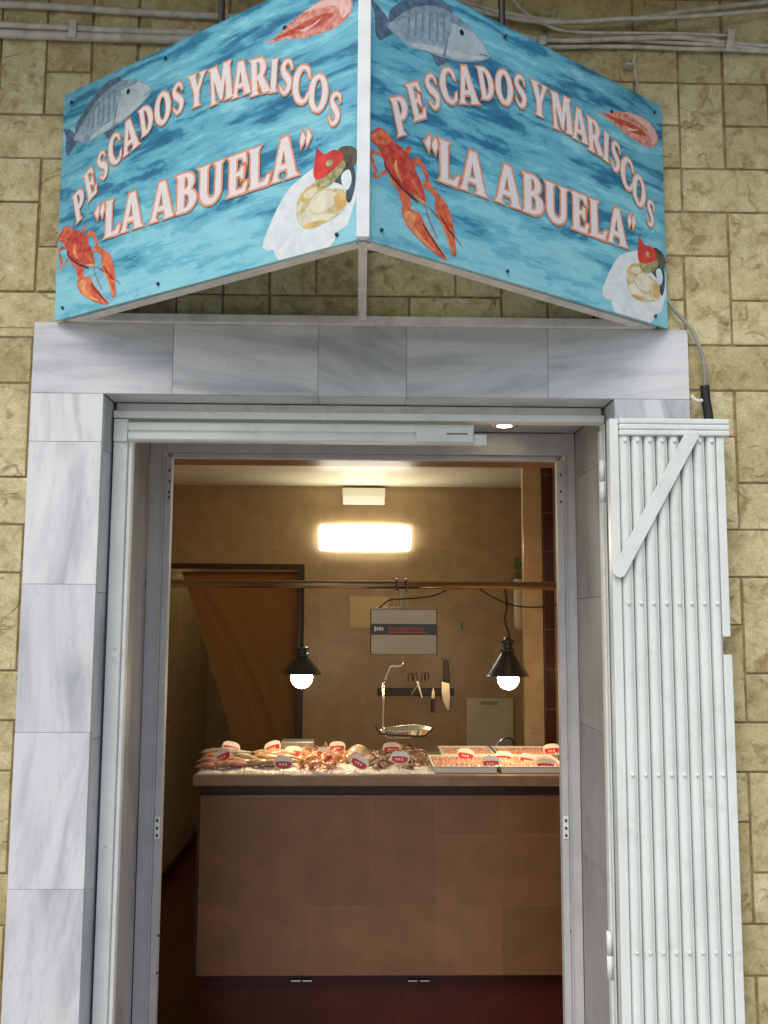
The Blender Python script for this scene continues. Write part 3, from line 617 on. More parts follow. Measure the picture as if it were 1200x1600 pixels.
ART = [  # artwork in sign coordinates: part name, layers of (material, outline, smooth)
 ('fish_print', [
  ('ink_fin', [(.055, .80), (.060, .85), (.10, .905), (.15, .955), (.20, .975), (.235, .955), (.22, .90), (.10, .80)], 1),
  ('ink_fin', [(.004, .845), (.015, .80), (.017, .735), (.030, .715), (.055, .748), (.075, .775), (.055, .80), (.03, .83)], 1),
  ('ink_fin', [(.175, .755), (.178, .735), (.190, .715), (.205, .73), (.232, .765)], 1),
  ('ink_fish', [(.045, .782), (.075, .815), (.105, .87), (.16, .925), (.22, .945), (.275, .93), (.325, .89), (.350, .855), (.340, .825), (.27, .775), (.21, .757), (.155, .748), (.110, .735), (.075, .757)], 1),
  ('ink_fish_head', [(.235, .93), (.275, .925), (.325, .885), (.346, .853), (.336, .828), (.27, .782), (.222, .772), (.215, .82), (.235, .88)], 1),
  ('ink_fish_back', [(.06, .80), (.105, .87), (.16, .925), (.22, .945), (.275, .93), (.30, .91), (.26, .905), (.2, .905), (.14, .88), (.09, .83)], 1), ('ink_fish_belly', [(.12, .745), (.2, .765), (.29, .795), (.33, .83), (.28, .81), (.2, .79), (.13, .765)], 1),
 ] + [('ink_stripe', [(x, y0), (x + .006, y0 + .002), (x + .005, y1 + .01), (x - .001, y1)], 0) for x, y0, y1 in ((.105, .85, .78), (.125, .875, .785), (.145, .895, .79), (.165, .91, .79), (.187, .918, .80), (.207, .922, .82))] + [
  ('ink_stripe', [(.205, .76), (.212, .80), (.222, .86), (.226, .86), (.217, .80), (.212, .758)], 0),
  ('ink_stripe', [(.318, .838), (.344, .846), (.345, .841), (.32, .834)], 0),
  ('ink_fish_head', arc(.263, .885, .013, .019, 0, 345, 15), 0), ('ink_eye', arc(.263, .885, .007, .012, 0, 330, 11), 0)]),
 ('prawn_print', [
  ('ink_prawn', [(.728, .832), (.76, .838), (.79, .862), (.84, .888), (.895, .903), (.94, .898), (.972, .868), (.980, .828), (.965, .795), (.93, .778), (.885, .782), (.84, .792), (.79, .815)], 1),
  ('ink_prawn_light', [(.84, .888), (.895, .899), (.94, .893), (.968, .866), (.975, .828), (.955, .80), (.945, .83), (.93, .862), (.89, .876)], 1),
  ('ink_prawn_dark', [(.75, .836), (.80, .842), (.85, .85), (.90, .848), (.93, .83), (.90, .815), (.86, .812), (.81, .822)], 1),
  ('ink_prawn_light', [(.83, .825), (.87, .828), (.90, .84), (.88, .823), (.85, .81)], 0), ('ink_eye', arc(.788, .862, .006, .008, 0, 330, 9), 0)]),
 ('crayfish_print', [
  ('ink_cray_orange', [(.004, .30), (.012, .318), (.036, .312), (.036, .300), (.016, .304), (.011, .296), (.018, .27), (.026, .245), (.018, .232), (.022, .228), (.034, .244), (.045, .262), (.048, .285), (.054, .28), (.05, .25), (.034, .232), (.018, .216), (.01, .224), (.016, .24), (.008, .27)], 0),
  ('ink_cray_orange', [(.052, .262), (.058, .235), (.068, .215), (.082, .205), (.09, .215), (.085, .228), (.074, .232), (.068, .25), (.066, .262)], 1),
  ('ink_cray_orange', [(.100, .352), (.104, .372), (.113, .376), (.115, .362), (.108, .345)], 1),
  ('ink_cray_orange', [(.118, .335), (.135, .348), (.152, .330), (.164, .295), (.170, .262), (.162, .262), (.153, .29), (.143, .318), (.132, .326), (.126, .30), (.13, .285), (.142, .262), (.134, .262), (.122, .28), (.114, .31)], 0),
  ('ink_cray_orange', [(.088, .225), (.103, .218), (.112, .195), (.114, .16), (.106, .152), (.092, .158), (.083, .185), (.082, .21)], 1),
  ('ink_cray_orange', [(.150, .272), (.166, .268), (.182, .253), (.197, .236), (.203, .224), (.190, .214), (.180, .226), (.166, .242), (.150, .245)], 1),
  ('ink_cray_orange', [(.094, .155), (.118, .153), (.140, .146), (.150, .125), (.156, .108), (.172, .085), (.192, .053), (.212, .024), (.219, .011), (.210, .008), (.188, .018), (.160, .036), (.128, .062), (.104, .090), (.092, .118), (.089, .138)], 1),
  ('ink_cray_light', [(.100, .14), (.118, .142), (.128, .125), (.124, .10), (.146, .065), (.18, .035), (.17, .035), (.135, .06), (.11, .09), (.098, .12)], 1),
  ('ink_cray_dark', [(.148, .116), (.165, .088), (.19, .05), (.212, .018), (.209, .017), (.186, .046), (.160, .085), (.146, .112)], 0),
  ('ink_cray_orange', [(.185, .222), (.200, .230), (.212, .222), (.224, .195), (.233, .155), (.238, .115), (.242, .072), (.244, .040), (.238, .030), (.230, .036), (.220, .075), (.209, .112), (.196, .145), (.186, .172), (.182, .200)], 1),
  ('ink_cray_light', [(.190, .165), (.200, .150), (.214, .112), (.226, .07), (.236, .036), (.231, .038), (.222, .07), (.210, .108), (.195, .145)], 0),
  ('ink_cray_dark', [(.190, .172), (.205, .155), (.222, .125), (.235, .105), (.235, .100), (.220, .118), (.203, .15)], 0),
  ('ink_cray', [(-.0, .355), (.012, .382), (.028, .400), (.046, .396), (.060, .380), (.078, .366), (.098, .352), (.115, .325), (.128, .295), (.140, .268), (.150, .235), (.156, .205), (.150, .192), (.135, .200), (.118, .205), (.098, .218), (.078, .236), (.060, .256), (.045, .282), (.035, .308), (.026, .328), (.012, .340)], 1),
  ('ink_cray_orange', [(.005, .356), (.028, .392), (.046, .390), (.060, .372), (.052, .352), (.034, .345), (.02, .345)], 1),
  ('ink_cray_light', [(.068, .29), (.074, .31), (.078, .28), (.086, .25), (.092, .238), (.078, .25), (.068, .275)], 1),
  ('ink_cray_orange', [(.12, .26), (.132, .24), (.146, .212), (.142, .208), (.125, .232), (.112, .256)], 0),
  ('ink_cray_dark', [(.040, .296), (.052, .268), (.070, .243), (.094, .218), (.120, .200), (.136, .186), (.134, .182), (.110, .196), (.085, .216), (.06, .243), (.043, .27)], 0),
  ('ink_cray_light', [(.118, .206), (.132, .204), (.150, .196), (.160, .184), (.156, .180), (.142, .188)], 0),
  ('ink_cray', [(.158, .188), (.185, .165), (.205, .145), (.225, .125), (.245, .10), (.262, .075), (.26, .075), (.242, .10), (.222, .122), (.203, .141), (.183, .160)], 0),
  ('ink_cray', [(.154, .186), (.162, .15), (.175, .115), (.19, .08), (.187, .08), (.172, .115), (.159, .15)], 0)]),
 ('scallop_print', [
  ('ink_shell', [(.888, .302), (.865, .290), (.835, .272), (.808, .250), (.790, .222), (.775, .190), (.762, .160), (.750, .125), (.738, .092), (.734, .062), (.750, .046), (.766, .046), (.776, .012), (.785, .001), (.860, .0005), (.925, .001), (.938, .018), (.944, .044), (.972, .060), (.985, .11), (.996, .152), (.995, .20), (.95, .27)], 0),
 ] + [('ink_shell_shade', [(.742 + i * .036, .085 - i * .018), (.752 + i * .036, .060 - i * .016), (.835 + i * .016, .13 - i * .012), (.832 + i * .014, .15 - i * .012)], 1) for i in range(4)] + [
  ('ink_flesh', [(.842, .215), (.862, .236), (.892, .242), (.905, .218), (.925, .205), (.955, .19), (.968, .165), (.968, .128), (.945, .10), (.905, .088), (.865, .088), (.842, .108), (.832, .145), (.832, .185)], 1),
  ('ink_gold', [(.842, .208), (.850, .222), (.880, .238), (.898, .228), (.902, .205), (.885, .192), (.860, .182), (.845, .19)], 1), ('ink_flesh2', [(.850, .206), (.862, .22), (.885, .226), (.888, .205), (.866, .192)], 1),
  ('ink_flesh2', [(.868, .175), (.895, .205), (.925, .195), (.945, .175), (.935, .145), (.905, .13), (.878, .14)], 1), ('ink_gold', [(.935, .17), (.955, .18), (.968, .155), (.962, .125), (.945, .118), (.938, .14)], 1),
  ('ink_flesh2', [(.838, .13), (.86, .15), (.885, .125), (.91, .118), (.935, .11), (.915, .092), (.878, .088), (.848, .10)], 1), ('ink_gold', [(.850, .098), (.880, .104), (.912, .098), (.90, .086), (.868, .084)], 1),
  ('ink_dark', [(.925, .235), (.945, .25), (.975, .27), (.990, .24), (.990, .18), (.978, .135), (.968, .15), (.966, .19), (.945, .215)], 1),
  ('ink_shell_shade', [(.955, .24), (.975, .25), (.982, .21), (.972, .18), (.958, .20)], 1), ('ink_olive', [(.945, .33), (.962, .338), (.985, .325), (.996, .30), (.99, .262), (.97, .255), (.95, .275)], 1),
  ('ink_herb', [(.888, .228), (.885, .252), (.905, .265), (.935, .288), (.955, .292), (.965, .272), (.955, .248), (.935, .225), (.91, .212)], 1),
  ('ink_tomato', [(.888, .250), (.879, .268), (.879, .30), (.883, .335), (.886, .362), (.896, .350), (.910, .332), (.930, .338), (.948, .328), (.960, .305), (.952, .282), (.930, .264), (.908, .250)], 1),
  ('ink_herb', arc(.922, .296, .010, .013, 0, 330, 9), 0)]),
]
TOP = [('P', .075, .53, .097, .413), ('E', .116, .603, .140, .49), ('S', .164, .662, .184, .55), ('C', .213, .714, .228, .596), ('A', .268, .753, .285, .625), ('D', .328, .784, .345, .674),
       ('O', .393, .808, .398, .685), ('S', .445, .82, .452, .70), ('Y', .514, .825, .515, .70), ('M', .59, .818, .60, .68), ('A', .657, .797, .662, .67), ('R', .716, .78, .72, .648), ('I', .762, .75, .758, .634),
       ('S', .80, .728, .792, .607), ('C', .845, .68, .838, .553), ('O', .893, .622, .886, .50), ('S', .94, .535, .93, .427)]
BOT = [('q', .152, .190), ('L', .192, .250), ('A', .255, .336), ('A', .362, .447), ('B', .452, .522), ('U', .528, .612), ('E', .624, .684), ('L', .690, .753), ('A', .758, .835), ('Q', .840, .872)]
AS = .61
def panel(A, Bv, label):
    """A: bottom-left corner seen from the street, Bv: bottom-right corner"""
    ex = (Bv - A); Lw = ex.length; ex.normalize(); H = ZTp - ZB; nrm = ex.cross(Vector((0, 0, 1))).normalized()
    if nrm.y > 0: nrm = -nrm
    def f(u, v, o): return A + ex * (u * Lw) + Vector((0, 0, 1)) * (v * H) + nrm * o
    bm = bmesh.new(); uvl = bm.loops.layers.uv.new('UVMap')
    c = [f(0, 0, 0), f(1, 0, 0), f(1, 1, 0), f(0, 1, 0)]; bk = [q - nrm * .008 for q in c]
    v = [bm.verts.new(q) for q in c + bk]; uvc = [(0, 0), (1, 0), (1, 1), (0, 1)] * 2
    for idx in ((0, 1, 2, 3), (7, 6, 5, 4), (0, 4, 5, 1), (1, 5, 6, 2), (2, 6, 7, 3), (3, 7, 4, 0)):
        fc = bm.faces.new([v[i] for i in idx])
        for lp, i in zip(fc.loops, idx): lp[uvl].uv = uvc[i]
    pn = obj('sign_panel', bm, 'water', sign); pn['label'] = label
    for nm, layers in ART:
        bm = bmesh.new(); mats = []
        for k, (mm, pts, sm) in enumerate(layers):
            if mm not in mats: mats.append(mm)
            q = blob(pts) if sm else pts
            q = [(max(.0005, min(.9985, a)), max(.0005, min(.9985, b))) for a, b in q]
            poly_faces(bm, [q], f, .0003 + k * .00006, mats.index(mm))
        obj(nm, bm, mats, pn)
    bo, bw = bmesh.new(), bmesh.new()
    def put(g, fn):
        wd, lps = G[g]
        outers = [lps[0]] + (lps[1:] if g in 'qQ' else []); holes = [] if g in 'qQ' else lps[1:]
        for o_ in outers:
            poly_faces(bw, [grow(o_, .002)] + [grow(h, -.002) for h in holes], fn, .0026)
            poly_faces(bo, [grow(o_, .060)] + [grow(h, -.048) for h in holes if abs(area(h)) > .02], fn, .0023)
    for i, (g, tu, tv, bu, bv_) in enumerate(TOP):
        a_ = TOP[max(i - 1, 0)]; b_ = TOP[min(i + 1, len(TOP) - 1)]
        tx, ty = b_[3] - a_[3], (b_[4] - a_[4]) * AS; tl = math.hypot(tx, ty); tx /= tl; ty /= tl
        ux, uy = tu - bu, (tv - bv_) * AS; h = math.hypot(ux, uy); px_, py_ = uy / h, -ux / h
        dx, dy = px_ * .6 + tx * .4, py_ * .6 + ty * .4; dl = math.hypot(dx, dy); dx /= dl; dy /= dl
        wd = G[g][0]; hs = h * .88
        def fn(x, y, o, bu=bu, bv_=bv_, ux=ux, uy=uy, dx=dx, dy=dy, hs=hs, wd=wd):
            a = bu + ux * y + dx * (x - wd / 2) * hs; y = y * 1.05 - .02; b = bv_ * AS + uy * y + dy * (x - wd / 2) * hs
            return f(a, b / AS, o)
        put(g, fn)
    for g, u0, u1 in BOT:
        wd = G[g][0]
        def fn(x, y, o, u0=u0, u1=u1, wd=wd): return f(u0 + (u1 - u0) * x / wd, .290 + .152 * y, o)
        put(g, fn)
    obj('lettering', bw, 'ink_white', pn); obj('letter_outline', bo, 'ink_orange', pn)
    for u, v_ in ((.035, .95), (.035, .045), (.40, .955), (.40, .035), (.965, .95), (.945, .035), (.46, .96)):
        if u == .46: continue
        bm = bmesh.new(); c = f(u, v_, 0); ball(bm, c + nrm * .003, .0046, 10, (1, 1, 1)); obj('bolt', bm, 'bolt', pn, True)
    return f, nrm
PA, PB, PN = Vector((XA, YS, ZB)), Vector((XB, YS, ZB)), Vector((XN, YN, ZB))
e1 = (PN - PA).normalized(); e2 = (PB - PN).normalized()
fL, nL = panel(PA, PN - e1 * .012, 'left face of the sign with crayfish at its wall end')
fR, nR = panel(PN + e2 * .012, PB, 'right face of the sign with crayfish beside the white corner post')
H = ZTp - ZB
bm = bmesh.new(); box(bm, XN - .0145, XN + .0145, YN - .004, YN + .016, ZB + .001, ZTp + .004, bev=.002); obj('corner_profile', bm, 'signwhite', sign)
def bar(nm, p0, p1, w_=.034, d=.022, m='signframe', up=Vector((0, 0, 1))):
    bm = bmesh.new(); orient_box(bm, p0, p1, w_, d, up, bev=.001); obj(nm, bm, m, sign)
zc2 = ZB + .0115
for fz in (zc2, ZTp - .0115):
    bar('panel_rail', PA * 1 + Vector((.02, 0, fz - ZB)) - nL * .026 + e1 * .01, PN - e1 * .03 - nL * .026 + Vector((0, 0, fz - ZB)))
    bar('panel_rail', PN + e2 * .03 - nR * .026 + Vector((0, 0, fz - ZB)), PB + Vector((-.02, 0, fz - ZB)) - nR * .026 - e2 * .01)
bar('wall_rail', Vector((XA + .07, YS - .002, Z(560, 502, YS))), Vector((XB - .07, YS - .002, Z(560, 502, YS))), .024, .022)
bar('upright', Vector((X(566, 440, YS - .003), YS - .003, Z(566, 495, YS))), Vector((X(566, 440, YS - .003), YS - .003, ZTp - .01)), .022, .022, up=Vector((0, 1, 0)))
bar('nose_strut', Vector((XN, YN + .03, zc2)), Vector((XN, YS - .03, zc2 + .0)), .02, .018)
for px, F_, u in ((345, fL, None), (782, fR, None)):
    # black tie rods from the panels up to the slab
    best = min((abs((lambda q: (600 + F * (MR.transposed() @ (q - CAM)).x / (MR.transposed() @ (q - CAM)).y))(F_(k / 50, 1, -.03)) - px), k) for k in range(51))[1] / 50
    q = F_(best, 1, -.03)
    bm = bmesh.new(); loft(bm, [q - Vector((0, 0, .03)), (q.x, q.y, ZO - .004)], .0085, 10); lathe(bm, (q.x, q.y, ZO), [(0, -.006), (.03, -.006), (.03, -.0005), (0, -.0005)], 14)
    obj('tie_rod', bm, 'black', sign)

# ------------------------------------------------------------------ cables
def cable(name, pts, r, lab, m='cable', grp=None, cat='cable', n=8):
    P = cr([at(*q) for q in pts], 8); b0 = P[0].copy(); t = bpy.data.objects
    bm = bmesh.new(); loft(bm, [p - b0 for p in P], r, n); o = obj(name, bm, m, None, True); o.location = b0
    return tag(o, lab, cat, grp)
GC = 'cables strung along the top of the facade'
YW = YM + .004
cable('cable', [(690, -8, YW), (780, 18, YW - .01), (880, 34, YW - .02), (980, 30, YW - .02), (1090, 15, YW - .01), (1260, -4, YW)], .0068, 'uppermost sagging grey cable at the right of the wall top', grp=GC)
cable('cable', [(620, -40, YW), (720, 8, YW), (840, 34, YW - .02), (980, 29 + 0, YW - .035), (1100, 24, YW - .035), (1280, 8, YW)], .0062, 'grey cable crossing just below the uppermost one', grp=GC)
cable('cable', [(700, 30, YW), (850, 62, YW), (980, 60, YW - .012), (1060, 58, YW - .012), (1145, 68, YW), (1280, 78, YW)], .0072, 'upper pale cable of the clipped run above the right panel', grp=GC)
cable('cable', [(700, 66, YW), (850, 64, YW), (960, 62, YW), (1050, 67, YW), (1145, 73, YW), (1280, 90, YW)], .0066, 'middle pale cable of the clipped run above the right panel', grp=GC)
cable('cable', [(700, 78, YW), (850, 74, YW), (980, 73, YW), (1060, 76, YW), (1145, 78, YW), (1280, 84, YW)], .006, 'lowest pale cable of the clipped run above the right panel', grp=GC)
cable('cable', [(795, -10, YW - .02), (815, 15, YW - .02), (850, 38, YW - .02), (900, 50, YW - .02), (1050, 52, YW - .015), (1145, 56, YW)], .0042, 'thin looping cable dropping behind the right tie rod', grp=GC)
cable('cable', [(-60, 6, YW), (60, 9, YW), (180, 17, YW), (300, 24, YW), (420, 30, YW)], .0105, 'upper thick grey cable left of the sign', grp=GC)
cable('cable', [(-60, 37, YW), (60, 42, YW), (200, 49, YW), (420, 55, YW)], .0105, 'middle thick grey cable left of the sign', grp=GC)
cable('cable', [(-60, 51, YW), (60, 55, YW), (200, 60, YW), (420, 66, YW)], .0125, 'lowest thick grey cable left of the sign', grp=GC)
cable('cable', [(992, 84, YW), (990, 100, YW), (994, 125, YW), (1000, 155, YW), (1006, 200, YW + .004)], .0035, 'thin pale cable hanging down behind the right sign panel')
def clip(px, py, hw, hh, lab, rot=0):
    p = at(px, py, YM - .014); b = bmesh.new(); box(b, -hw, hw, 0, .006, -hh, hh, bev=.002); box(b, -hw, hw, .006, .03, hh - .006, hh, bev=.001)
    o = obj('cable_clip', b, 'cable'); o.location = p; o.rotation_euler = (0, rot, 0); tag(o, lab, 'clip')
clip(113, 44, .011, .027, 'grey clip holding the thick cables left of the sign')
clip(1142, 62, .011, .034, 'pale clip round the cable run at the top right corner', R(8))
clip(848, 62, .011, .014, 'small pale clip where the cable run meets the sign', R(0))
clip(985, 99, .014, .003, 'tiny white clip holding the thin hanging cable')
cable('power_cable', [(1040, 462, YW - .006), (1052, 482, YW - .01), (1080, 515, YW - .012), (1094, 545, YW - .012), (1101, 575, YW - .012), (1102, 606, YW - .01)], .0058, 'grey cable curving from the sign down the stone wall', 'conduit')
cable('insulated_cable', [(1101, 603, YW - .012), (1103, 625, YW - .012), (1107, 650, YW - .012), (1110, 690, YW - .012), (1113, 760, YW - .006)], .0135, 'thick black taped cable end going behind the gate', 'black')
cable('cable_tail', [(1080, 618, YW - .012), (1088, 626, YW - .014), (1098, 626, YW - .014)], .0055, 'short white cable tail beside the black taped cable', 'whiteplastic')

# ------------------------------------------------------------------ interior shell
YB = 5.70; YC = 3.86
YI = YB1
ZC = Z(560, 760, YB)
def floorpt(px, py):
    r = ray(px, py); return CAM + r * ((FLZ - CAM.z) / r.z)
fa, fb = floorpt(258, 1370), floorpt(305, 1320)
XLW = (fa.x + fb.x) / 2
YP = 4.88                                      # pillar
xp0, xp1, xp2 = X(818, 900, YP), X(848, 900, YP), X(862, 900, YP - .03)
XRW = xp2 + .012
r_ = ray(323, 1100); YK = r_.y * (XLW / r_.x)  # depth of the far corner in the back room
struct('floor', B(-2.0, 1.3, YF + .056, 9, FLZ - .05, FLZ), 'redtile')
struct('ceiling', B(XLW - .1, 1.4, YI - .05, 9, ZC, ZC + .1), 'plaster')
struct('wall_left', B(XLW - .1, XLW, YI + .001, 9, FLZ, ZC), 'sidetile')
struct('wall_right', B(XRW, XRW + .1, YI + .001, YP - .03, FLZ, ZC), 'pillar')
bm = bmesh.new(); dz = Z(400, 889, YB); dx = X(474, 1000, YB)
box(bm, dx, 1.32, YB, YB + .1, FLZ, ZC); box(bm, XLW + .0005, dx, YB, YB + .1, dz, ZC)
struct('wall_back', bm, 'walltile')
struct('wall_back_room', B(XLW + .001, dx + .6, YK, YK + .1, FLZ, ZC), 'sidetile')
struct('wall_back_room_side', B(dx + .6, dx + .7, YB + .1, YK, FLZ, ZC), 'sidetile')
struct('wall_right_rear', B(1.32, 1.42, YP - .03, YB + .05, FLZ, ZC), 'sidetile')
struct('pillar', B(xp0, xp1, YP, YP + .05, FLZ, ZC, bev=.003), 'pillar')
struct('tiled_column', B(xp1 + .001, 1.318, YP - .028, YP + .045, FLZ, ZC, bev=.003), 'redcol')
# lowered soffit just inside the entrance
zs_ = Z(560, 729, 3.62)
struct('soffit', B(XLW, XRW, YI + .002, 3.62, zs_, ZC - .001, bev=.003), 'soffit')
for px in (472, 790):
    p = at(px, 716, 3.42)
    downlight('downlight', 'lit downlight in the brown soffit ' + ('over the left of the counter' if px < 600 else 'over the right of the counter'), (X(px, 716, 3.42), 3.42, zs_), .04, 'spot', watts=.8, group='downlights inside the entrance')
# skirting seen low on the left
tag(obj('skirting', B(XLW + .0005, XLW + .012, YI + .01, YK, FLZ, FLZ + .07), 'darkwood'), kind='structure')

# doorway frame and curtain
t = thing('doorway_frame', 'dark wooden frame of the doorway behind the counter', 'door frame', (dx, YB, FLZ))
fw = .038
obj('jamb', B(dx - fw, dx + .002, YB - .012, YB + .1, FLZ, dz, bev=.003), 'darkwood', t)
obj('head', B(XLW + .001, dx + .002, YB - .012, YB + .1, dz + .0005, dz + fw * .8, bev=.003), 'darkwood', t)
def curtain():
    yc = YB + .06; tl, tr_ = at(284, 893, yc), at(469, 893, yc); bl_, br_ = at(385, 1235, yc), at(470, 1235, yc)
    nu, nv = 60, 40; bm = bmesh.new(); g = []
    for j in range(nv + 1):
        v = j / nv; row = []
        for i in range(nu + 1):
            u = i / nu; a = tl.lerp(bl_, v); b = tr_.lerp(br_, v); a = a + Vector((.012 * math.sin(v * math.pi), 0, 0))
            p = a.lerp(b, u)
            d = u - (.12 + .75 * v)                     # long diagonal fold
            y = .011 * math.exp(-(d / .06) ** 2) - .003 * math.exp(-((d - .10) / .07) ** 2) + .0015 * math.sin(u * 9 + v * 4)
            y += .003 * math.exp(-((u - (.5 * v + .02)) / .04) ** 2)
            row.append(bm.verts.new(p + Vector((0, -y, 0))))
        g.append(row)
    for j in range(nv):
        for i in range(nu): bm.faces.new((g[j][i], g[j][i + 1], g[j + 1][i + 1], g[j + 1][i]))
    r = bmesh.ops.solidify(bm, geom=bm.faces[:], thickness=.003)
    o = obj('curtain', bm, 'curtain', None, True); tag(o, 'ochre curtain hung in the doorway and drawn aside to the right', 'curtain')
curtain()

# ------------------------------------------------------------------ ceiling and wall lights
c = at(570, 840, YB - .05); hw = (X(642, 840, YB - .05) - X(498, 840, YB - .05)) / 2; hh = (Z(570, 818, YB - .05) - Z(570, 861, YB - .05)) / 2
t = thing('wall_lamp', 'bright white fluorescent lamp on the back wall', 'lamp', (c.x, YB, c.z))
obj('back_plate', B(-hw * .96, hw * .96, -.02, -.0005, -hh * .8, hh * .8, bev=.003), 'whiteplastic', t, local=True)
bm = bmesh.new(); n = 14
prof = [(-.0205 - .055 * math.sin(math.pi * k / n), -hh * math.cos(math.pi * k / n)) for k in range(n + 1)]
secs = [(-hw, .82), (-hw + .012, .93), (-hw * .6, .985), (0, 1), (hw * .6, .985), (hw - .012, .93), (hw, .82)]; rings = []
for x, s in secs: rings.append([bm.verts.new((x, y, z * s)) for y, z in prof])
for a, b in zip(rings, rings[1:]):
    for k in range(n): bm.faces.new((a[k], a[k + 1], b[k + 1], b[k]))
bm.faces.new(rings[0]); bm.faces.new(rings[-1][::-1])
obj('diffuser', bm, 'tube_light', t, True, True)
def area(name, loc, sx, sy, e, col, rot, parent=None):
    l = bpy.data.lights.new(name, 'AREA'); l.shape = 'RECTANGLE'; l.size = sx; l.size_y = sy; l.energy = e; l.color = col
    o = bpy.data.objects.new(name, l); C.objects.link(o); o.location = loc; o.rotation_euler = rot
    if parent: o.parent = parent
    return o
area('lamp_glow', c_l := (c.x, YB - .085, c.z), hw * 1.9, hh * 1.5, 6.5, (1, .94, .74), (R(-115), 0, 0))
c = at(568.5, 775, YB - .04); t = thing('emergency_light', 'small white emergency light above the fluorescent lamp', 'light', (c.x, YB, c.z))
hw2 = (X(602, 775, YB - .04) - X(535, 775, YB - .04)) / 2; hh2 = (Z(570, 762, YB - .04) - Z(570, 787, YB - .04)) / 2
obj('housing', B(-hw2, hw2, -.05, -.0005, -hh2 * .1, hh2, bev=.004), 'whiteplastic', t, local=True)
bm = bmesh.new()
prism_pts = [(-.0005, -hh2 * .12), (-.048, -hh2 * .12), (-.04, -hh2), (-.0005, -hh2)]
a = [bm.verts.new((-hw2 * .97, y, z)) for y, z in prism_pts]; b = [bm.verts.new((hw2 * .97, y, z)) for y, z in prism_pts]
for k in range(4): bm.faces.new((a[k], a[(k + 1) % 4], b[(k + 1) % 4], b[k]))
bm.faces.new(a); bm.faces.new(b[::-1]); obj('lens', bm, 'whiteplastic', t, local=True)

# ------------------------------------------------------------------ rail, lamps, scale
YR = 4.02
zr = Z(560, 913.5, YR)
bm = bmesh.new(); loft(bm, [(XLW + .002, YR, zr), (XRW - .002, YR, zr)], .0165, 18); o = obj('hanging_rail', bm, 'brass', None, True)
tag(o, 'horizontal brass tube spanning the shop over the counter', 'rail')
def pendant(px, ytop, ybot, hwpx, ybulb, lab, cord):
    c = at(px, ybot, YR); ztop = Z(px, ytop, YR); zb = c.z; rs = hwpx / F * YR
    t = thing('pendant_lamp', lab, 'lamp', (c.x, YR, zb), 'pendant lamps over the counter')
    h = ztop - zb
    bm = bmesh.new(); lathe(bm, (0, 0, 0), [(rs, 0), (rs * .97, .003), (rs * .32, h * .80), (rs * .24, h * .86), (rs * .23, h * .80), (rs * .9, .001), (rs, 0)], 36); obj('shade', bm, 'lampblack', t, False, True)
    bm = bmesh.new(); lathe(bm, (0, 0, 0), [(0, h * 1.38), (.012, h * 1.38), (.018, h * 1.30), (.028, h * 1.26), (.028, h * 1.16), (.02, h * 1.12), (.022, h * 1.0), (.030, h * .96), (.030, h * .86), (rs * .25, h * .81), (0, h * .8)], 20); obj('neck', bm, 'lampblack', t, False, True)
    rb = 17 / F * YR; bz = zb - Z(px, ybulb, YR)
    bm = bmesh.new(); ball(bm, (0, 0, -bz + rb * .98), rb, 20); obj('bulb', bm, 'bulb', t, True, True)
    l = bpy.data.lights.new('bulb_glow', 'POINT'); l.energy = BULB_W; l.color = (1, .72, .42); l.shadow_soft_size = rb
    o = bpy.data.objects.new('bulb_glow', l); C.objects.link(o); o.parent = t; o.location = (0, 0, -bz - .012 - rb * .2)
    P = cr([at(x_, y_, YR) - Vector((c.x, YR, zb)) for x_, y_ in cord], 8); P[-1] = Vector((0, 0, h * 1.36))
    bm = bmesh.new(); loft(bm, P, .0042, 8); obj('cord', bm, 'black', t, True, True)
    return t
BULB_W = 4.2
pendant(471.5, 1020, 1053, 32, 1075.5, 'black conical pendant lamp in front of the curtained doorway', [(472, 920), (473, 960), (472, 990), (471.5, 1008)])
pendant(794, 1012, 1056, 33.5, 1077.5, 'black conical pendant lamp on a wavy cord beside the pillar', [(789, 920), (792, 945), (789, 968), (795, 990), (795, 1004)])
def icable(pts, r, lab, m='black'):
    P = cr([at(*q) for q in pts], 8); b0 = P[0].copy(); bm = bmesh.new(); loft(bm, [p - b0 for p in P], r, 8); o = obj('lamp_cable', bm, m, None, True); o.location = b0; tag(o, lab, 'cable')
icable([(747, 919, YR), (768, 932, YR), (790, 942, YR - .01), (815, 948, YR), (850, 948, YR), (885, 941, YR)], .003, 'dark cable drooping from the brass rail past the right pendant lamp')
icable([(698, 922, YR), (680, 930, YR), (655, 934, YR), (625, 936, YR - .01), (608, 938, YR), (592, 950, YR)], .003, 'dark cable looping from the brass rail to the top of the scale')

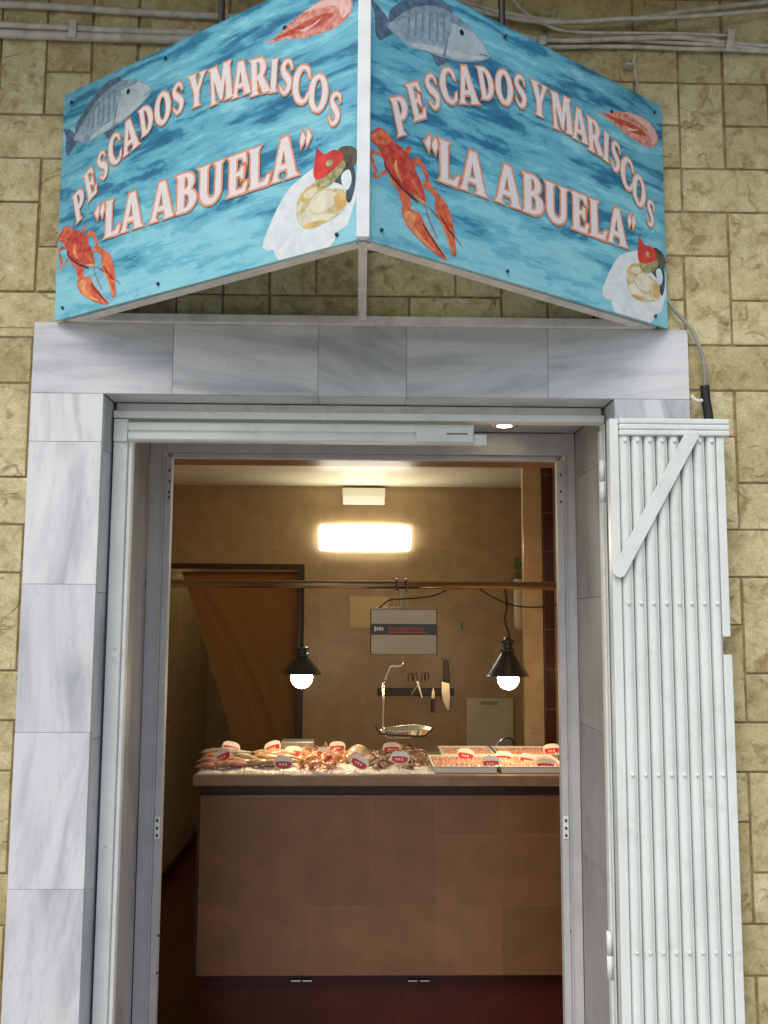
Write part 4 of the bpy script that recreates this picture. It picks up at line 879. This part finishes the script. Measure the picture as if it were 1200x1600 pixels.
def scale():
    Ys = YR; c = at(630.5, 952, Ys); t = thing('hanging_scale', 'steel hanging scale with dark display and pan, hung from the brass rail', 'scale', (c.x, Ys, Z(630, 1148, Ys)))
    x0, x1 = X(578.5, 990, Ys - .05), X(683, 990, Ys - .05); z0, z1 = Z(630, 1024, Ys - .05), Z(630, 952, Ys - .05)
    body = obj('body', B(x0, x1, Ys - .05, Ys + .04, z0, z1, bev=.004), 'steel', t)
    def tiltf(o):
        piv = Vector((0, Ys, z1)) - origin(t)
        for v in o.data.vertices:
            q = v.co - piv; v.co = piv + Matrix.Rotation(R(-3), 3, 'X') @ q
    scale_parts = [body]
    zd0, zd1 = Z(630, 993, Ys - .05), Z(630, 976, Ys - .05)
    d = obj('display', B(x0 + .003, x1 - .003, Ys - .053, Ys - .0505, zd0, zd1, bev=.0005), 'display', t)
    hd = zd1 - zd0; W_ = x1 - x0
    bm = bmesh.new(); yq = Ys - .0540
    box(bm, x0 + W_ * .26, x1 - W_ * .17, yq, Ys - .0533, zd0 + hd * .16, zd0 + hd * .30); 
    for i in range(11): 
        xx = x0 + W_ * (.28 + i * .049); hh_ = hd * rnd.choice([.22, .26, .3])
        box(bm, xx, xx + W_ * .032, yq, Ys - .0533, zd0 + hd * .42, zd0 + hd * .42 + hh_)
    obj('digits', bm, 'led', d)
    bm = bmesh.new()
    for i, (a_, b_) in enumerate(((.30, .74), (.40, .66), (.40, .72), (.40, .66))): box(bm, x0 + W_ * (.06 + i * .036), x0 + W_ * (.06 + i * .036) + W_ * .027, yq, Ys - .0533, zd0 + hd * a_, zd0 + hd * b_)
    obj('marking', bm, 'tagwhite', d)
    bm = bmesh.new(); box(bm, x1 - W_ * .135, x1 - W_ * .04, yq, Ys - .0533, zd0 + hd * .4, zd0 + hd * .58); obj('marking', bm, 'greenled', d)
    for ch in [body, d] + list(d.children): tiltf(ch)
    bm = bmesh.new(); xs = X(627.5, 930, Ys); box(bm, xs - .009, xs + .009, Ys - .006, Ys + .006, z1, zr - .0165, bev=.001); obj('stem', bm, 'steel', t)
    bm = bmesh.new()
    for s in (-1, 1):
        pts = [Vector((xs + s * .019, YR + .026 * math.cos(a), zr + .026 * math.sin(a))) for a in [k * math.pi / 8 for k in range(17)]]
        loft(bm, pts, .003, 6)
    box(bm, xs - .03, xs + .03, Ys - .008, Ys + .008, zr - .034, zr - .026, bev=.002)
    obj('clamp', bm, 'steel', t)
    bm = bmesh.new(); loft(bm, cr([at(629, 1025, Ys), at(629, 1037, Ys), at(624, 1041, Ys), at(612, 1041, Ys), at(608, 1046, Ys), at(603, 1058, Ys), at(599, 1070, Ys), at(599, 1100, Ys), at(598, 1130, Ys), at(600, 1140, Ys)], 6), .0046, 10); obj('arm', bm, 'chrome', t, True)
    bm = bmesh.new(); pc = at(633, 1146, Ys + .03); rx = 46 / F * Ys
    for k, (s, h) in enumerate([(0, .0)]): pass
    prof = [(rx * .62, 0), (rx * .80, .008), (rx * .94, .030), (rx * 1.04, .034), (rx * 1.04, .036), (rx * .93, .033), (rx * .78, .011), (0, .004)]
    lathe(bm, (0, 0, 0), [(0, 0)] + prof, 32)
    for v in bm.verts: v.co = Vector((v.co.x + pc.x, v.co.y * .85 + pc.y, v.co.z + pc.z - .012 + .004 * math.sin(v.co.x * 30)))
    obj('pan', bm, 'chrome', t, True)
    bm = bmesh.new(); yy = Ys - .09
    loft(bm, cr([at(586, 1134, yy), at(592, 1143, yy), at(600, 1147, yy), at(640, 1150, yy), at(662, 1150, yy), at(672, 1143, yy), at(680, 1136, yy)], 6), .0045, 8); obj('cradle', bm, 'handle', t, True)
scale()

# ------------------------------------------------------------------ things on the back wall
YQ = YB - .012
def wallrect(name, px0, px1, py0, py1, th, m, lab, cat, bev=.002):
    c = at((px0 + px1) / 2, py1, YQ); x0, x1 = X(px0, (py0 + py1) / 2, YQ), X(px1, (py0 + py1) / 2, YQ); z0, z1 = Z((px0 + px1) / 2, py1, YQ), Z((px0 + px1) / 2, py0, YQ)
    o = obj(name, B(x0 - c.x, x1 - c.x, -th, 0, 0, z1 - z0, bev=bev), m); o.location = (c.x, YB - .001, z0); return tag(o, lab, cat), (x0, x1, z0, z1)
o, _ = wallrect('paper_notice', 547, 607, 932, 981, .002, 'paper', 'faded paper notice on the tiles behind the scale', 'notice', 0)
bm = bmesh.new()
for i in range(3):
    for j in range(4): box(bm, .035 + j * .045, .07 + j * .045, -.0034, -.0022, .12 - i * .02, .126 - i * .02)
obj('print', bm, 'gate_dirty', o, local=True)
rk, (rx0_, rx1_, rz0, rz1) = wallrect('knife_rack', 590, 709, 1075, 1087, .022, 'handle', 'black magnetic knife rack on the back wall', 'knife rack', .004)
def flat_shape(name, parts, lab, cat, Y):
    """thin flat tool: parts = [(part name, material, px outline, y offset, thickness)]"""
    c = at(*parts[0][2][0], Y); t = thing(name, lab, cat, c)
    for nm, m, pts, dy, th in parts:
        bm = bmesh.new(); prism_xz(bm, [(at(x, y, Y).x, at(x, y, Y).z) for x, y in pts], Y + dy - th, Y + dy)
        bmesh.ops.bevel(bm, geom=bm.edges[:], offset=th * .25, segments=1, affect='EDGES'); obj(nm, bm, m, t)
YT2 = YB - .027
flat_shape('chef_knife', [('blade', 'blade', [(690, 1065), (702, 1068), (703, 1090), (702, 1110), (698, 1108), (692, 1095), (690, 1080)], 0, .003), ('handle', 'handle', [(693, 1032), (698, 1030), (701, 1034), (702, 1067), (692.5, 1065), (694, 1060)], .004, .014)], 'large chef knife with black handle up on the rack', 'knife', YT2)
flat_shape('paring_knife', [('blade', 'blade', [(677, 1073), (679.5, 1083), (679, 1091.5), (674, 1091), (674.5, 1082)], 0, .003), ('handle', 'redhandle', [(674, 1092), (679, 1092.5), (678, 1113), (673.5, 1112.5)], .004, .012)], 'small knife with dark red handle hanging downwards', 'knife', YT2)
flat_shape('kitchen_scissors', [('blade', 'blade', [(650, 1065), (654, 1064), (661, 1091), (658.5, 1091)], 0, .004), ('blade', 'steel', [(653, 1072), (650, 1070), (641, 1086), (643.5, 1086)], -.005, .004)], 'open steel scissors at the middle of the rack', 'scissors', YT2)
bm = bmesh.new()
for x0_ in (638, 646, 659, 664): 
    loft(bm, cr([at(x0_, 1065, YB - .006), at(x0_, 1053, YB - .012), at(x0_ + 5, 1052, YB - .012), at(x0_ + 6, 1063, YB - .006)], 4), .0022, 6)
o = obj('wire_hooks', bm, 'steel', None, True); tag(o, 'row of small wire hooks above the knife rack', 'hooks')

# back worktop, board, tap
YW0, YW1 = 5.28, YB - .001; zw = Z(700, 1192, 5.35)
t = thing('back_worktop', 'dim tiled worktop along the back wall', 'worktop', (.2, 5.5, FLZ))
obj('top', B(dx + .05, xp0 - .002, YW0, YW1, zw - .035, zw, bev=.004), 'worktop', t); obj('cabinet', B(dx + .07, xp0 - .004, YW0 + .03, YW1, FLZ, zw - .036), 'walltile', t)
Yb_ = YB - .05; c = at(767, 1190, Yb_); t = thing('chopping_board', 'pale chopping board leaning on the back wall', 'chopping board', (c.x, YB - .06, zw))
x0, x1 = X(730, 1140, Yb_), X(804, 1140, Yb_); zt_ = Z(767, 1092, Yb_)
bm = bmesh.new(); box(bm, x0, x1, YB - .024, YB - .009, zw, zt_, bev=.006, seg=3)
obj('board', bm, 'board', t)
bm = bmesh.new()
for i in range(9): box(bm, X(752, 1100, Yb_) + i * .0115, X(752, 1100, Yb_) + i * .0115 + .008, YB - .0252, YB - .0245, Z(767, 1102, Yb_) - .002 * (i % 2), Z(767, 1097, Yb_) + .003 * ((i * 7) % 3))
obj('marking', bm, 'printgrey', t)
Yt = 5.45
t = thing('tap', 'chrome gooseneck tap in front of the pale board', 'tap', (X(768, 1190, Yt), Yt, zw))
bm = bmesh.new(); loft(bm, cr([at(769, 1198, Yt), at(770, 1180, Yt), at(775, 1165, Yt), at(785, 1155, Yt), at(795, 1153, Yt), at(801, 1158, Yt), at(803, 1166, Yt)], 6), .0065, 10); obj('spout', bm, 'chrome', t, True)
bm = bmesh.new(); lathe(bm, (X(769, 1190, Yt), Yt, zw), [(0, .03), (.018, .028), (.02, .002), (.03, 0)], 16); obj('base', bm, 'chrome', t, True)

# tall white vase with leaves, beside the pillar
Yv = 5.3; c = at(812, 985, Yv); t = thing('wall_vase', 'slim white hanging vase with green leaves beside the pillar', 'vase', (c.x, Yv, c.z))
hv = Z(812, 905, Yv) - c.z; rv = 8.5 / F * Yv
bm = bmesh.new(); lathe(bm, (0, 0, 0), [(0, -.004), (rv * .5, 0), (rv * .95, .02), (rv, .06), (rv, hv * .96), (rv * 1.1, hv), (rv * .9, hv), (rv * .85, hv - .02), (0, hv - .02)], 20); obj('vase', bm, 'board', t, True, True)
bm = bmesh.new(); rl = random.Random(3)
for i in range(60):
    a = rl.uniform(0, 6.28); r0_ = rl.uniform(0, .03); h0 = hv + rl.uniform(-.01, .12); p = Vector((r0_ * math.cos(a), r0_ * math.sin(a), h0)); d = Vector((math.cos(a), math.sin(a), rl.uniform(-.6, .8))).normalized(); s = d.cross(Vector((0, 0, 1))).normalized() * .007; L_ = rl.uniform(.02, .04)
    vs = [bm.verts.new(p), bm.verts.new(p + d * L_ * .5 + s), bm.verts.new(p + d * L_ - Vector((0, 0, .008))), bm.verts.new(p + d * L_ * .5 - s)]; bm.faces.new(vs)
for i in range(5): loft(bm, [(0, 0, hv - .02), (rl.uniform(-.02, .02), rl.uniform(-.02, .02), hv + .11)], .0015, 5)
obj('leaves', bm, 'leaf', t, local=True)
bm = bmesh.new(); loft(bm, [(rv * .9, 0, hv * .9), (xp0 - c.x + .004, 0, hv * .9)], .004, 6); obj('bracket', bm, 'steel', t, True, True)
# small green upright mark on the back wall tiles
for px, py, m, lab in ((722, 978, 'greenled', 'small green sticker on the back wall tiles'),):
    b = at(px, py, YB - .002); bm = bmesh.new(); box(bm, -.006, .006, -.0015, 0, -.022, .022, bev=.0005); o = obj('mark', bm, m); o.location = b; tag(o, lab, 'mark')

# ------------------------------------------------------------------ the counter
ct = thing('counter', 'tiled fishmonger counter with stone top inside the doorway', 'counter', ((X(308, 1300, YC) + XRW) / 2, YC + .4, FLZ))
cz1 = Z(560, 1211, YC - .02); cz0 = Z(560, 1229, YC - .02); cx0 = X(301, 1218, YC - .02); bx0 = X(309, 1380, YC); bz0 = Z(560, 1525, YC); bz1 = Z(560, 1243, YC); YCB = YC + .66
obj('countertop', B(cx0, XRW - .002, YC - .02, YCB, cz0, cz1, bev=.006, seg=3), 'worktop', ct)
obj('top_support', B(bx0 + .01, XRW - .002, YC + .03, YCB - .02, bz1 + .001, cz0 - .001), 'darkwood', ct)
obj('front', B(bx0, XRW - .002, YC, YCB - .02, bz0, bz1, bev=.003), 'countertile', ct)
obj('plinth', B(bx0 + .004, XRW - .002, YC + .09, YCB - .05, FLZ, bz0 - .001), 'redtile2', ct)
obj('edge_trim', B(bx0 - .008, bx0 - .0005, YC - .002, YCB - .02, bz0, bz1), 'darkwood', ct)
for px in (462, 480, 645, 664):
    c = at(px, 1533, YC + .03); obj('glint_bar', B(c.x - .019, c.x + .019, YC + .028, YC + .055, c.z - .003, c.z + .003, bev=.001), 'chrome', ct)  # chrome bars added to stand in for light glints below the counter

# ------------------------------------------------------------------ ice, fish, trays, tags
def on(px, Y):  # world x for a pixel column at the counter's height
    return X(px, 1195, Y)
def ice_h(x, y):
    return .010 + .007 * math.sin(x * 9 + 1) * math.cos(y * 7) + .006 * math.sin(x * 41 + y * 23)
bm = bmesh.new(); x0, x1, y0, y1 = cx0 + .012, on(677, YC + .1), YC + .0, 4.30; nx, ny = 120, 50; g = []; ri = random.Random(5)
for j in range(ny + 1):
    row = []
    for i in range(nx + 1):
        u, v = i / nx, j / ny; x = x0 + (x1 - x0) * u; y = y0 + (y1 - y0) * v; e = min(u * 8, (1 - u) * 8, v * 5, (1 - v) * 5, 1)
        row.append(bm.verts.new((x, y, cz1 + .001 + max(0, e) ** .5 * (ice_h(x, y) + .004) + ri.uniform(0, .006) * (e > 0))))
    g.append(row)
for j in range(ny):
    for i in range(nx): bm.faces.new((g[j][i], g[j][i + 1], g[j + 1][i + 1], g[j + 1][i]))
tag(obj('crushed_ice', bm, 'ice'), 'bed of crushed ice on the counter top', 'ice', kind='stuff')

def fish_mesh(L, H_, W_, bend=0):
    bm = bmesh.new(); n = 12; prof = [.12, .45, .72, .9, 1, .98, .9, .75, .55, .35, .2, .13, .12]
    pts = [Vector((L * (i / n - .5), bend * math.sin(math.pi * i / n), 0)) for i in range(n + 1)]
    loft(bm, pts, [(p * W_, p * H_) for p in prof], 10)
    tail = [(L * .48, 0, 0), (L * .62, bend * -.2, H_ * .9), (L * .58, bend * -.2, 0), (L * .62, bend * -.2, -H_ * .9)]
    for s in (-.0015, .0015):
        bm.faces.new([bm.verts.new((x, y + s, z)) for x, y, z in (tail if s > 0 else tail[::-1])])
    f = [(-L * .15, 0, H_ * .9), (L * .25, 0, H_ * .55), (L * .15, 0, H_ * 1.2), (-L * .05, 0, H_ * 1.35)]; bm.faces.new([bm.verts.new(q) for q in f])
    for s in (-1, 1): ball(bm, (-L * .38, s * W_ * .62, H_ * .25), H_ * .13, 8)
    return bm
def fish_things(name, m, L, H_, W_, lab, grp, cat, spots):
    first = None
    for (px, Y, dz_, rz, ry) in spots:
        if first is None:
            first = obj(name, fish_mesh(L, H_, W_, .006), m, None, True); o = first
        else: o = first.copy(); C.objects.link(o)
        o.location = (on(px, Y), Y - max(0, Y - 4.0) * .35, cz1 + .004 + dz_ * 1.15 * (1 - max(0, Y - 3.95) * 1.0)); o.rotation_euler = (R(86), ry, rz); o.rotation_mode = 'XYZ'; s = rnd.uniform(.88, 1.12); o.scale = (s, s, s); tag(o, lab, cat, grp)
fish_things('fish', 'pinkfish', .135, .021, .013, 'small pink fish in the heap at the left end of the counter', 'pink fish heaped at the left end', 'fish',
    [(331, 3.90, .016, .1, 0), (344, 3.91, .018, -.1, 0), (362, 3.92, .018, .15, 0), (374, 3.92, .018, .05, 0), (334, 3.96, .026, .05, 0), (345, 3.97, .03, -.12, 0), (368, 3.98, .028, .1, 0), (384, 3.95, .022, .5, 0), (341, 4.05, .036, .2, 0), (356, 4.06, .038, -.1, 0), (378, 4.06, .032, .2, 0), (346, 4.15, .044, .1, 0), (370, 4.15, .04, .3, 0)])
fish_things('fish', 'silverfish', .16, .024, .015, 'silvery fish lying across the top of the left heap', 'silver fish on the left heap', 'fish',
    [(350, 4.24, .046, .1, 0), (368, 4.26, .046, .3, 0), (384, 4.02, .034, -.5, 0), (348, 4.32, .040, -.2, 0), (362, 4.12, .052, .0, 0)])
fish_things('fish', 'brownfish', .15, .025, .015, 'brown fish laid on ice between the pink fish and the prawns', 'brown fish on the ice', 'fish',
    [(408, 3.94, .022, .2, 0), (434, 3.92, .022, -.1, 0), (452, 3.95, .024, .1, 0), (420, 4.02, .032, .05, 0), (448, 4.03, .034, -.15, 0), (430, 4.12, .042, .15, 0), (410, 4.14, .036, -.1, 0), (458, 4.14, .042, .1, 0), (440, 4.24, .042, 0, 0), (420, 4.28, .036, .2, 0)])
def prawn_mesh():
    bm = bmesh.new(); pts = []; rad = []
    for i in range(13):
        t_ = i / 12; a = -.3 + t_ * 2.9; pts.append(Vector((.035 * math.cos(a), .035 * math.sin(a), .003 * math.sin(i)))); rad.append(.0115 * (1 - .75 * t_) * (1 + .10 * (i % 2)))
    loft(bm, pts, rad, 8)
    for k in (0, 1): loft(bm, [pts[0], pts[0] + Vector((.01, -.03, .01 * k)), pts[0] + Vector((-.005, -.065, .012 * k))], .0011, 4)
    for k in range(5): p = pts[2 + k]; loft(bm, [p, p * .55 + Vector((0, 0, -.004))], .0015, 4)
    t_ = pts[-1]; bm.faces.new([bm.verts.new(q) for q in (t_, t_ + Vector((-.012, -.014, .004)), t_ + Vector((.002, -.02, .006)))])
    return bm
pr = obj('prawn', prawn_mesh(), 'prawn', None, True); first = True; rp = random.Random(11)
for k in range(60):
    o = pr if first else pr.copy(); 
    if not first: C.objects.link(o)
    first = False; Y = 3.90 + (k % 12) * .028; px = 468 + rp.uniform(0, 66); hump = .020 + .020 * math.sin(math.pi * (px - 460) / 80) * min(1, (k % 12) / 5)
    o.location = (on(px, Y), Y, cz1 + hump + rp.uniform(0, .006)); o.rotation_euler = (rp.uniform(-.7, .7), rp.uniform(-.7, .7), rp.uniform(0, 6.28)); s = rp.uniform(.75, 1.05); o.scale = (s, s, s)
    tag(o, 'glossy orange prawn in the heap left of the squid', 'prawn', 'prawns heaped on the ice')
# squid / cuttlefish lump
c = Vector((on(560, 4.05), 4.05, cz1 + .028)); bm = bmesh.new()
ball(bm, (0, 0, .020), .056, 20, (.85, .8, .78)); ball(bm, (.035, -.02, 0), .036, 16, (1, .8, .8)); ball(bm, (-.035, -.012, .0), .034, 16, (.9, .8, .9))
for i in range(7): a = i * .5 + 2.2; loft(bm, cr([(0, -.03, .03), (.035 * math.cos(a), -.045, .03 * math.sin(a) + .01), (.05 * math.cos(a + .5), -.05, .045 * math.sin(a + .5) + .004)], 4), [.009 - .0008 * k for k in range(9)], 7)
o = obj('squid', bm, 'squid', None, True); o.location = c; tag(o, 'pale glossy squid lump at the middle of the ice', 'squid')
# shellfish
def clam_mesh():
    bm = bmesh.new()
    for s in (1, -1):
        vs = ball(bm, (0, 0, 0), .019, 14, (1.15, .9, .5))
        for v in vs:
            v.co.z = abs(v.co.z) * s + s * .0006; k = 1 + .04 * math.sin(math.atan2(v.co.y, v.co.x) * 14); v.co.x *= k; v.co.y *= k
    return bm
cl = obj('clam', clam_mesh(), 'shell', None, True); first = True
for k in range(78):
    o = cl if first else cl.copy()
    if not first: C.objects.link(o)
    first = False; Y = 3.92 + (k % 13) * .03; px = 578 + rp.uniform(0, 86); hump = .016 + .034 * max(0, math.sin(math.pi * (px - 570) / 105)) * min(1, .4 + (k % 13) / 9)
    o.location = (on(px, Y), Y, cz1 + hump + rp.uniform(-.004, .008)); o.rotation_euler = (rp.uniform(-1, 1), rp.uniform(-1, 1), rp.uniform(0, 6.28)); s = rp.uniform(.75, 1.1); o.scale = (s, s, s)
    tag(o, 'brown clam in the shiny heap beside the trays', 'clam', 'clams heaped on the ice')

def tray(px0, px1, Y0_, Y1_, lift, lab, m='mince', seed=1):
    x0, x1 = on(px0, Y0_), on(px1, Y0_); x1 = min(x1, XRW - .012)
    t = thing('tray', lab, 'tray', ((x0 + x1) / 2, (Y0_ + Y1_) / 2, cz1 + lift), 'shallow white trays on the counter')
    bm = bmesh.new(); z = cz1 + lift + .001; h = .024; w_ = .004
    box(bm, x0, x1, Y0_, Y1_, z, z + .003); 
    for a in ((x0, x1, Y0_, Y0_ + w_), (x0, x1, Y1_ - w_, Y1_), (x0, x0 + w_, Y0_ + w_, Y1_ - w_), (x1 - w_, x1, Y0_ + w_, Y1_ - w_)): box(bm, *a, z + .003, z + h)
    for a in ((x0 - .008, x1 + .008, Y0_ - .008, Y0_ + .001), (x0 - .008, x1 + .008, Y1_ - .001, Y1_ + .008)): box(bm, *a, z + h, z + h + .003, bev=.001)
    for a in ((x0 - .008, x0 + .001), (x1 - .001, x1 + .008)): box(bm, *a, Y0_ + .0012, Y1_ - .0012, z + h, z + h + .003, bev=.001)
    obj('tray_shell', bm, 'whiteplastic', t)
    bm = bmesh.new(); rr = random.Random(seed); nx, ny = 46, 24; g = []
    for j in range(ny + 1):
        g.append([bm.verts.new((x0 + .005 + (x1 - x0 - .01) * i / nx, Y0_ + .005 + (Y1_ - Y0_ - .01) * j / ny, z + .013 + rr.uniform(0, .010) + .008 * math.sin(3.14 * j / ny))) for i in range(nx + 1)])
    for j in range(ny):
        for i in range(nx): bm.faces.new((g[j][i], g[j][i + 1], g[j + 1][i + 1], g[j + 1][i]))
    o = obj('peeled_shrimp', bm, m, None); tag(o, 'mass of small red shrimp filling ' + lab, 'shrimp', kind='stuff')
tray(679, 776, YC + .03, YC + .34, .0, 'the white tray nearest the clams', seed=1)
tray(784, 882, YC + .03, YC + .34, .0, 'the white tray beside the right door frame', seed=2)
tray(694, 772, YC + .37, YC + .63, .0, 'the rear white tray behind the one nearest the clams', seed=3)
tray(782, 872, YC + .37, YC + .63, .0, 'the rear white tray by the right wall', seed=4)
bm = bmesh.new(); box(bm, 0, .15, 0, .10, 0, .052, bev=.006); o = obj('plastic_box', bm, 'greybox'); o.location = (on(438, 4.36), 4.36, cz1 + .012); tag(o, 'grey plastic box at the rear of the ice behind the prawns', 'box')

def make_tag():
    t = bpy.data.objects.new('price_tag', None); C.objects.link(t); t.empty_display_size = .03
    hw_, hh_ = .038, .025; pts = []
    for i in range(20):
        a = 2 * math.pi * i / 20; x, z = math.cos(a), math.sin(a); pts.append((hw_ * math.copysign(abs(x) ** .75, x), hh_ * math.copysign(abs(z) ** .75, z)))
    bm = bmesh.new(); prism_xz(bm, pts, -.0015, .0015); obj('card', bm, 'tagwhite', t, local=True)
    low = [(x * .86, z * .86 - .0005) for x, z in pts]; low = [(x, min(z, .002 + .004 * (1 - (x / hw_) ** 2))) for x, z in low]
    bm = bmesh.new(); prism_xz(bm, low, -.0026, -.0016); r_ = obj('red_print', bm, 'tagred', t, local=True)
    bm = bmesh.new()
    for i in range(3): box(bm, -.016 + i * .011, -.010 + i * .011, -.0032, -.0027, -.010, -.002)
    obj('figure', bm, 'tagwhite', r_, local=True)
    bm = bmesh.new(); loft(bm, [(0, .003, -.01), (0, .004, -.075)], .0016, 6); obj('pin', bm, 'steel', t, True, True)
    return t
TAGS = [(361, 1171, 4.1, .25, 'above the left heap of pink fish'), (347, 1184, 3.96, -.45, 'leaning low on the left heap of pink fish'), (426, 1170, 4.2, -.35, 'tilted above the brown fish'), (458, 1178, 4.08, .0, 'standing in front of the grey plastic box'),
        (443, 1195, 3.86, .05, 'sunk in front of the brown fish'), (508, 1182, 4.0, .35, 'leaning right over the prawns'), (527, 1170, 4.4, .0, 'standing highest behind the squid'), (562, 1194, 3.87, .5, 'tilted steeply against the squid'),
        (612, 1172, 4.12, .0, 'behind the heap of clams'), (625, 1187, 3.88, .05, 'lying on top of the heap of clams'), (728, 1182, 4.12, .18, 'behind the tray nearest the clams'), (767, 1194, 3.94, -.06, 'between the two front trays'),
        (787, 1186, 4.12, .08, 'behind the gap between the front trays'), (825, 1190, 4.05, .2, 'over the tray by the right door frame'), (852, 1198, 3.92, .03, 'lowest beside the right door frame'), (862, 1174, 4.3, -.08, 'highest beside the right door frame')]
tg = make_tag()
for i, (px, py, Y, ry, lab) in enumerate(TAGS):
    o = tg if i == 0 else copy_tree(tg)
    o.location = at(px, py - 3, Y); o.rotation_euler = (R(-10), ry, rnd.uniform(-.3, .3)); tag(o, 'white oval price tag with red print ' + lab, 'price tag', 'price tags in the fish display')

# ------------------------------------------------------------------ bare lamp on the back room's ceiling (its light falls on that room's wall)
t = thing('ceiling_lamp', 'bare round lamp on the ceiling of the room behind the curtain', 'lamp', (XLW + .45, 6.35, ZC))
bm = bmesh.new(); lathe(bm, (0, 0, 0), [(0, -.10), (.05, -.09), (.07, -.06), (.06, -.03), (.03, -.02), (.03, -.001), (0, -.001)], 20); obj('globe', bm, 'bulb2', t, True, True)
